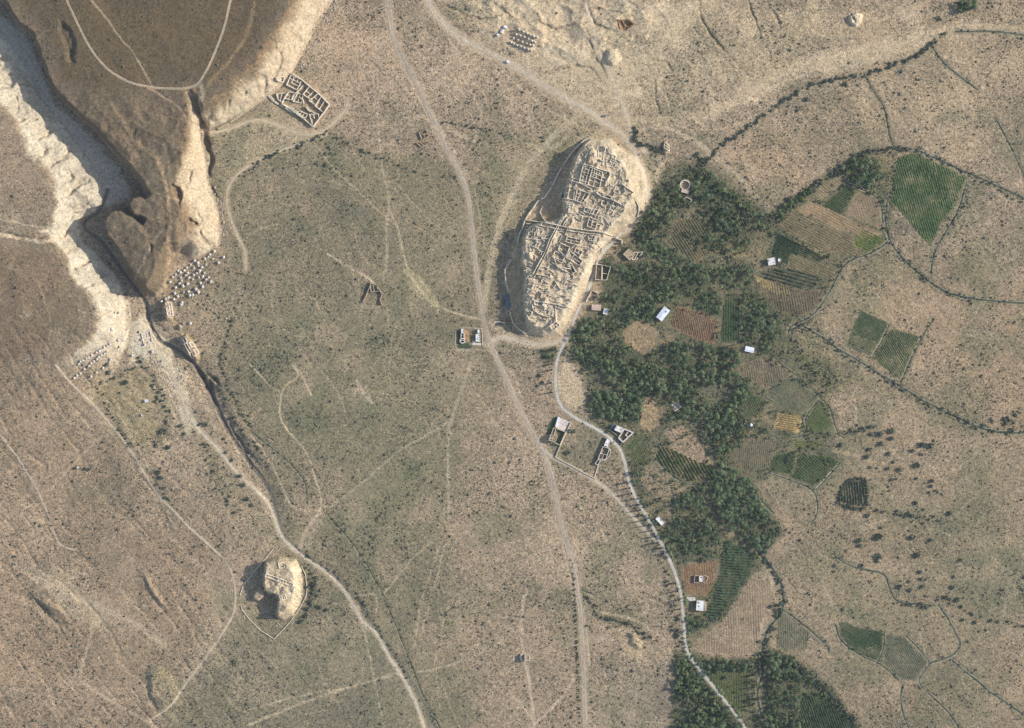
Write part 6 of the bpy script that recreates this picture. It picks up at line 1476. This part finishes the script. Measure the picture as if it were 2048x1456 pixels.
# twin buildings
house([(922.5,657.5),(928,657.5),(928,666),(922.5,666)],3.4,'white roofed end block of the left twin building','roof_white')
ruin([(922,667),(928,667),(928,681),(922,681)],1,3,'left twin building with orange dirt filled rooms',2.8,.7,mat='plaster_white',jag=.05,gaps=0,name='roofless_house')
ringthing('round_room', 925, 681.5, 2.9, 1.9, 2.6, 'round end room of the left twin building', 'room', 'plaster_white')
house([(955,659),(960.5,659),(960.5,666.5),(955,666.5)],3.4,'white roofed end block of the right twin building','roof_white')
house([(951,668),(961,668),(961,683),(952,683.5)],3.0,'right twin building with slotted white roof','roof_white',extras=[('roof_opening',.25,.3,1.6,.6,.05,'dark_opening'),('roof_opening',.25,.05,1.6,.6,.05,'dark_opening'),('roof_opening',-.15,-.15,1,1,.05,'dark_opening'),('roof_opening',.25,-.25,1.4,.6,.05,'dark_opening')])
wall([(921,656),(942,656),(963,657),(965,672),(965,691)],'low pale wall round the twin roadside buildings',1.0,.7,.1,name='yard_wall')
wall([(912,660),(910,680),(910,693),(914,698),(930,698),(945,698.5)],'kerb like outer wall left of the twin roadside buildings',.6,.5,.1,name='yard_wall')
# shrine tower
def tower(cx, cy):
    org = (*W(cx, cy), zt(cx, cy)); root = empty('shrine_tower', org, 'square pale shrine tower standing alone, casting a long round shadow', 'tower')
    x, y, z = org
    mb = MB(); mb.box(x, y, z-.6, z+5.4, 5.0, 6.4, .03, 0, .06); mb.build('wall', M['mudbrick'], root, org)
    mb = MB()
    for u, v, a_, b_ in ((0,2.85,4.8,.5),(0,-2.85,4.8,.5),(2.1,0,.5,5.2),(-2.1,0,.5,5.2)): mb.box(x+u, y+v, z+5.38, z+6.2, a_, b_, 0)
    mb.build('parapet', M['plaster_white'], root, org)
    mb = MB(); mb.box(x, y, z+5.36, z+5.5, 3.7, 5.1, 0); mb.build('roof', M['mud_floor'], root, org)
    mb = MB(); mb.box(x, y-3.17, z, z+2.2, 1.1, .25, 0); mb.build('doorway', M['dark_opening'], root, org)
tower(1054, 1315)
wall([(1043,1308),(1041,1314),(1044,1322)],'broken wall just left of the shrine tower',3.0,1.6,.3)
# ------------------------------------------------------------------ huts of the camps
def hut(x, y, s, rot, label, group, mat='canvas', h=2.6, long_=1.0):
    org = (*W(x, y), zt(x, y)); X, Y, z = org; s *= .80; h *= 1.0; mb = MB(); w = s; d = s*long_*random.uniform(.8, 1.25)
    mb.box(X, Y, z-.5, z+h*.68, w, d, rot, 0, .04)
    c, sn = math.cos(rot), math.sin(rot); L = lambda u, v, zz: (X+u*c-v*sn, Y+u*sn+v*c, zz); e = .12
    mb.add([L(-w/2-e,-d/2-e,z+h*.66),L(w/2+e,-d/2-e,z+h*.66),L(w/2+e,d/2+e,z+h*.66),L(-w/2-e,d/2+e,z+h*.66),L(-w*.12,0,z+h),L(w*.12,0,z+h)],[(0,1,5,4),(1,2,5),(2,3,4,5),(3,0,4),(0,3,2,1)], 1)
    a = W(0,0)
    mb.add([L(-.35,-d/2-.04,z),L(.35,-d/2-.04,z),L(.35,-d/2-.04,z+1.5),L(-.35,-d/2-.04,z+1.5)],[(0,1,2,3)], 2)
    o = mb.build('hut', [M['plaster_white' if mat == 'canvas' else 'mudbrick'], M[mat], M['dark_opening']], None, org)
    return tag(o, label, 'hut', group)
ORD = ['first','second','third','fourth','fifth','sixth','seventh','eighth','ninth','tenth','eleventh','twelfth','thirteenth']
rowsT = [[(1000,510),(1105,550),(1210,600),(1290,640),(1375,675),(1465,710)],[(925,620),(1035,655),(1135,695),(1240,745),(1330,795),(1410,830)],[(860,720),(975,770),(1085,820),(1195,860),(1280,900),(1360,920)],[(800,835),(860,860),(945,905),(1040,930),(1130,975),(1230,1010),(1310,1045)]]
for ri, R in enumerate(rowsT):
    for k, (zx, zy) in enumerate(R):
        hut(960+zx/12.8, 20+zy/12.8, 2.1, -.4, 'pale hut, %s from the left in the %s row of the hut grid' % (ORD[k], ['top','second','third','bottom'][ri]), 'huts of the top hut grid', h=4.4)
for ri, R in enumerate([[(785,755),(740,785),(690,815),(640,845),(610,875),(560,900),(480,950),(430,980),(390,995),(330,1035),(290,1050),(260,1100)],[(735,885),(690,915),(640,945),(595,975),(565,1010),(510,1050),(465,1080),(425,1130),(350,1185),(280,1260),(225,1290),(180,1335)]]):
    for k, (zx, zy) in enumerate(R):
        hut(130+zx/8.565, 600+zy/8.565, 2.3, .5, 'pale hut, %s from the right in the %s row of the double hut row' % (ORD[k], ['upper','lower'][ri]), 'huts of the double hut row', h=3.0)
for (zx, zy), lab, s in [((790,1020),'pale hut above the dark bushes below the double hut row',2.8),((770,1075),'small pale hut between two dark bushes below the double hut row',1.8),((660,1165),'upper of three lone huts below the double hut row',2.6),((550,1240),'middle of three lone huts below the double hut row',2.6),((460,1310),'lowest of three lone huts below the double hut row',2.4),((1155,945),'lone pale hut beside the left garden hedge',2.2),((1325,680),'pale hut on the left of the bleached ruin',2.6),((1370,765),'flat pale hut just below the bleached ruin',2.2),((1500,880),'pale round looking hut on the stream bank right of the bleached ruin',3.0),((820,510),'lone pale hut with dark sides above the double hut row',3.4),((925,690),'grey hut at the head of the double hut row',2.8),((870,215),'left hut of a tiny pair on the pale slope',1.8),((935,215),'right hut of a tiny pair on the pale slope',1.8)]:
    hut(130+zx/8.565, 600+zy/8.565, s, .5, lab, None, h=2.8)
E = [(750,130),(735,220),(640,215),(520,240),(475,290),(430,325),(355,375),(265,430),(655,290),(605,315),(565,300),(510,325),(440,385),(510,405),(545,385),(580,360),(635,385),(685,435),(455,440),(500,460),(570,435),(615,425),(370,475),(345,505),(440,510),(385,535),(590,500),(655,460),(710,485),(300,555),(615,545),(535,570),(565,605),(500,640),(465,645),(450,600),(290,620),(325,655),(280,690),(215,670),(185,685),(135,715),(375,730),(365,750),(860,200),(800,265),(360,440),(415,410),(470,970),(360,1010),(395,610),(560,265),(680,195),(300,400),(235,490),(700,170),(330,360),(400,355)]
pts = [(300+a_/5.825, 480+b_/5.825) for a_, b_ in E]
HO = []
for k, (x, y) in enumerate(pts):
    big = k % 3 == 0 or 22 < k < 45
    o = hut(x, y, 2.9 if big else 2.1, .55, '%s pale hut below the cliff' % ('bigger' if big else 'small'), 'huts below the cliff', h=3.2 if big else 2.4); HO.append((o, x, y, big))
# describe each by its line up the slope (lines run parallel to the slanting terraces)
key = lambda t: t[2]+t[1]*.55
HO.sort(key=key); n = len(HO); nr = 8; NMR = ['topmost','second','third','fourth','fifth','sixth','seventh','lowest']
for r_ in range(nr):
    R = sorted(HO[r_*n//nr:(r_+1)*n//nr], key=lambda t: t[1])
    for k, (o, x, y, big) in enumerate(R): o['label'] = '%s pale hut, %s from the left in the %s slanting line below the cliff' % ('bigger' if big else 'small', ORD[k], NMR[r_])
for k, (q, lab, h) in enumerate([([(1009,51),(1015,54),(1012,58),(1007,55)],'bright white container shelter left of the hut grid, upper one',2.8),([(1004,58),(1009,61),(1005,67),(1000,64)],'pale patched shelter left of the hut grid, middle one',2.6),([(995,68),(999,69),(997,73),(993,71)],'small white shelter left of the hut grid, lowest one',2.4),([(1014,121),(1019,123),(1018,127),(1013,125)],'white shelter below the hut grid near the dirt road',2.4),([(289,800),(295,798),(297,803),(291,805)],'small white shelter with a blue side in the left garden',2.4)]):
    house(q, h, lab, 'roof_metal' if k != 1 else 'canvas', name='shelter', cat='shelter', wins=1, parapet=0, pitch=.3)
house([(283,828),(287,829),(286,833),(282,832)],1.8,'tiny white hut below the shelter in the left garden','roof_white',name='shelter',cat='shelter',wins=1)
house([(156,932),(160,935),(157,938),(153,935)],2.2,'tiny white hut among bushes in the lower left fields','roof_white',name='shelter',cat='shelter',wins=1)
# parked car on the dirt road above the citadel
def car(x, y, rot):
    org = (*W(x, y), zt(x, y)); X, Y, z = org; root = empty('parked_car', org, 'small blue grey car parked where the dirt roads meet', 'car')
    c, sn = math.cos(rot), math.sin(rot); L = lambda u, v: (X+u*c-v*sn, Y+u*sn+v*c)
    mb = MB(); mb.box(X, Y, z+.35, z+.95, 4.3, 1.75, rot, 0, .04); mb.build('body', M['roof_blue'], root, org)
    mb = MB(); x1, y1 = L(-.2, 0); mb.box(x1, y1, z+.94, z+1.5, 2.4, 1.6, rot, 0, .16); cb = mb.build('cabin', M['glass_dark'], root, org)
    mb = MB(); mb.box(x1, y1, z+1.49, z+1.56, 1.9, 1.3, rot); mb.build('car_roof', M['roof_blue'], root, org)
    for u in (-1.35, 1.35):
        for v in (-.8, .8):
            x1, y1 = L(u, v); mb = MB(); P = []
            for sd in (-.11, .11):
                for k in range(10): a_ = 2*math.pi*k/10; uu = u+.33*math.cos(a_); xx, yy = L(uu, v+sd); P.append((xx, yy, z+.33+.33*math.sin(a_)))
            mb.add(P, [(k, (k+1) % 10, 10+(k+1) % 10, 10+k) for k in range(10)]+[tuple(range(9, -1, -1)), tuple(range(10, 20))]); mb.build('wheel', M['rubber'], root, org)
car(1208, 232, .2)
# scattered boulders under the slopes
mb = MB()
def rock(x, y, s):
    wx, wy = W(x, y); z = zt(x, y); P = []; n = 5
    for zz, k in ((-.3, 1.), (.45, .85), (.8, .35)):
        for i in range(n): a_ = 2*math.pi*i/n+zz; r = s*k*random.uniform(.7, 1.2); P.append((wx+r*math.cos(a_), wy+r*math.sin(a_), z+zz*s))
    mb.add(P, [(i, (i+1) % n, n+(i+1) % n, n+i) for i in range(n)]+[(n+i, n+(i+1) % n, 2*n+(i+1) % n, 2*n+i) for i in range(n)]+[tuple(range(2*n, 3*n))])
for P, wd_, n_ in [([(676,-5),(660,20),(645,60),(625,95),(600,135)],9,210),([(418,380),(440,400),(447,440),(446,470)],8,90),([(400,590),(430,640)],30,40),([(300,700),(340,760),(380,860)],14,120),([(180,640),(200,600)],30,40),([(90,160),(60,80)],10,40),([(352,730),(372,770)],10,50),([(560,1252),(540,1240),(525,1215)],6,40),([(1290,300),(1280,280)],6,20),([(1020,700),(1060,688)],14,30)]:
    Q = resample(smooth(P, 2), 1.0)
    for _ in range(n_):
        q = Q[random.randrange(len(Q))]; rock(q[0]+random.gauss(0, wd_*.5), q[1]+random.gauss(0, wd_*.5), random.uniform(.35, 1.0)*(1 if random.random() < .9 else 1.7))
tag(mb.build('boulders', M['stone']), 'loose pale boulders strewn at the feet of the slopes', 'boulders', None, 'stuff')
finish_labels()
# thin blue air between the ground and the camera
mb = MB(); mb.box(0, 0, float(Z.min())-1.5, CAMH+25, 26000, 26000); air = bpy.data.materials.new('air'); hz = mb.build('haze', [air]); hz['kind'] = 'stuff'
air.use_nodes = True; nt = air.node_tree; nt.nodes.clear(); out = nt.nodes.new('ShaderNodeOutputMaterial'); v = nt.nodes.new('ShaderNodeVolumePrincipled')
v.inputs['Color'].default_value = (.80, .88, 1, 1); v.inputs['Density'].default_value = 0.85e-5; nt.links.new(v.outputs[0], out.inputs['Volume'])
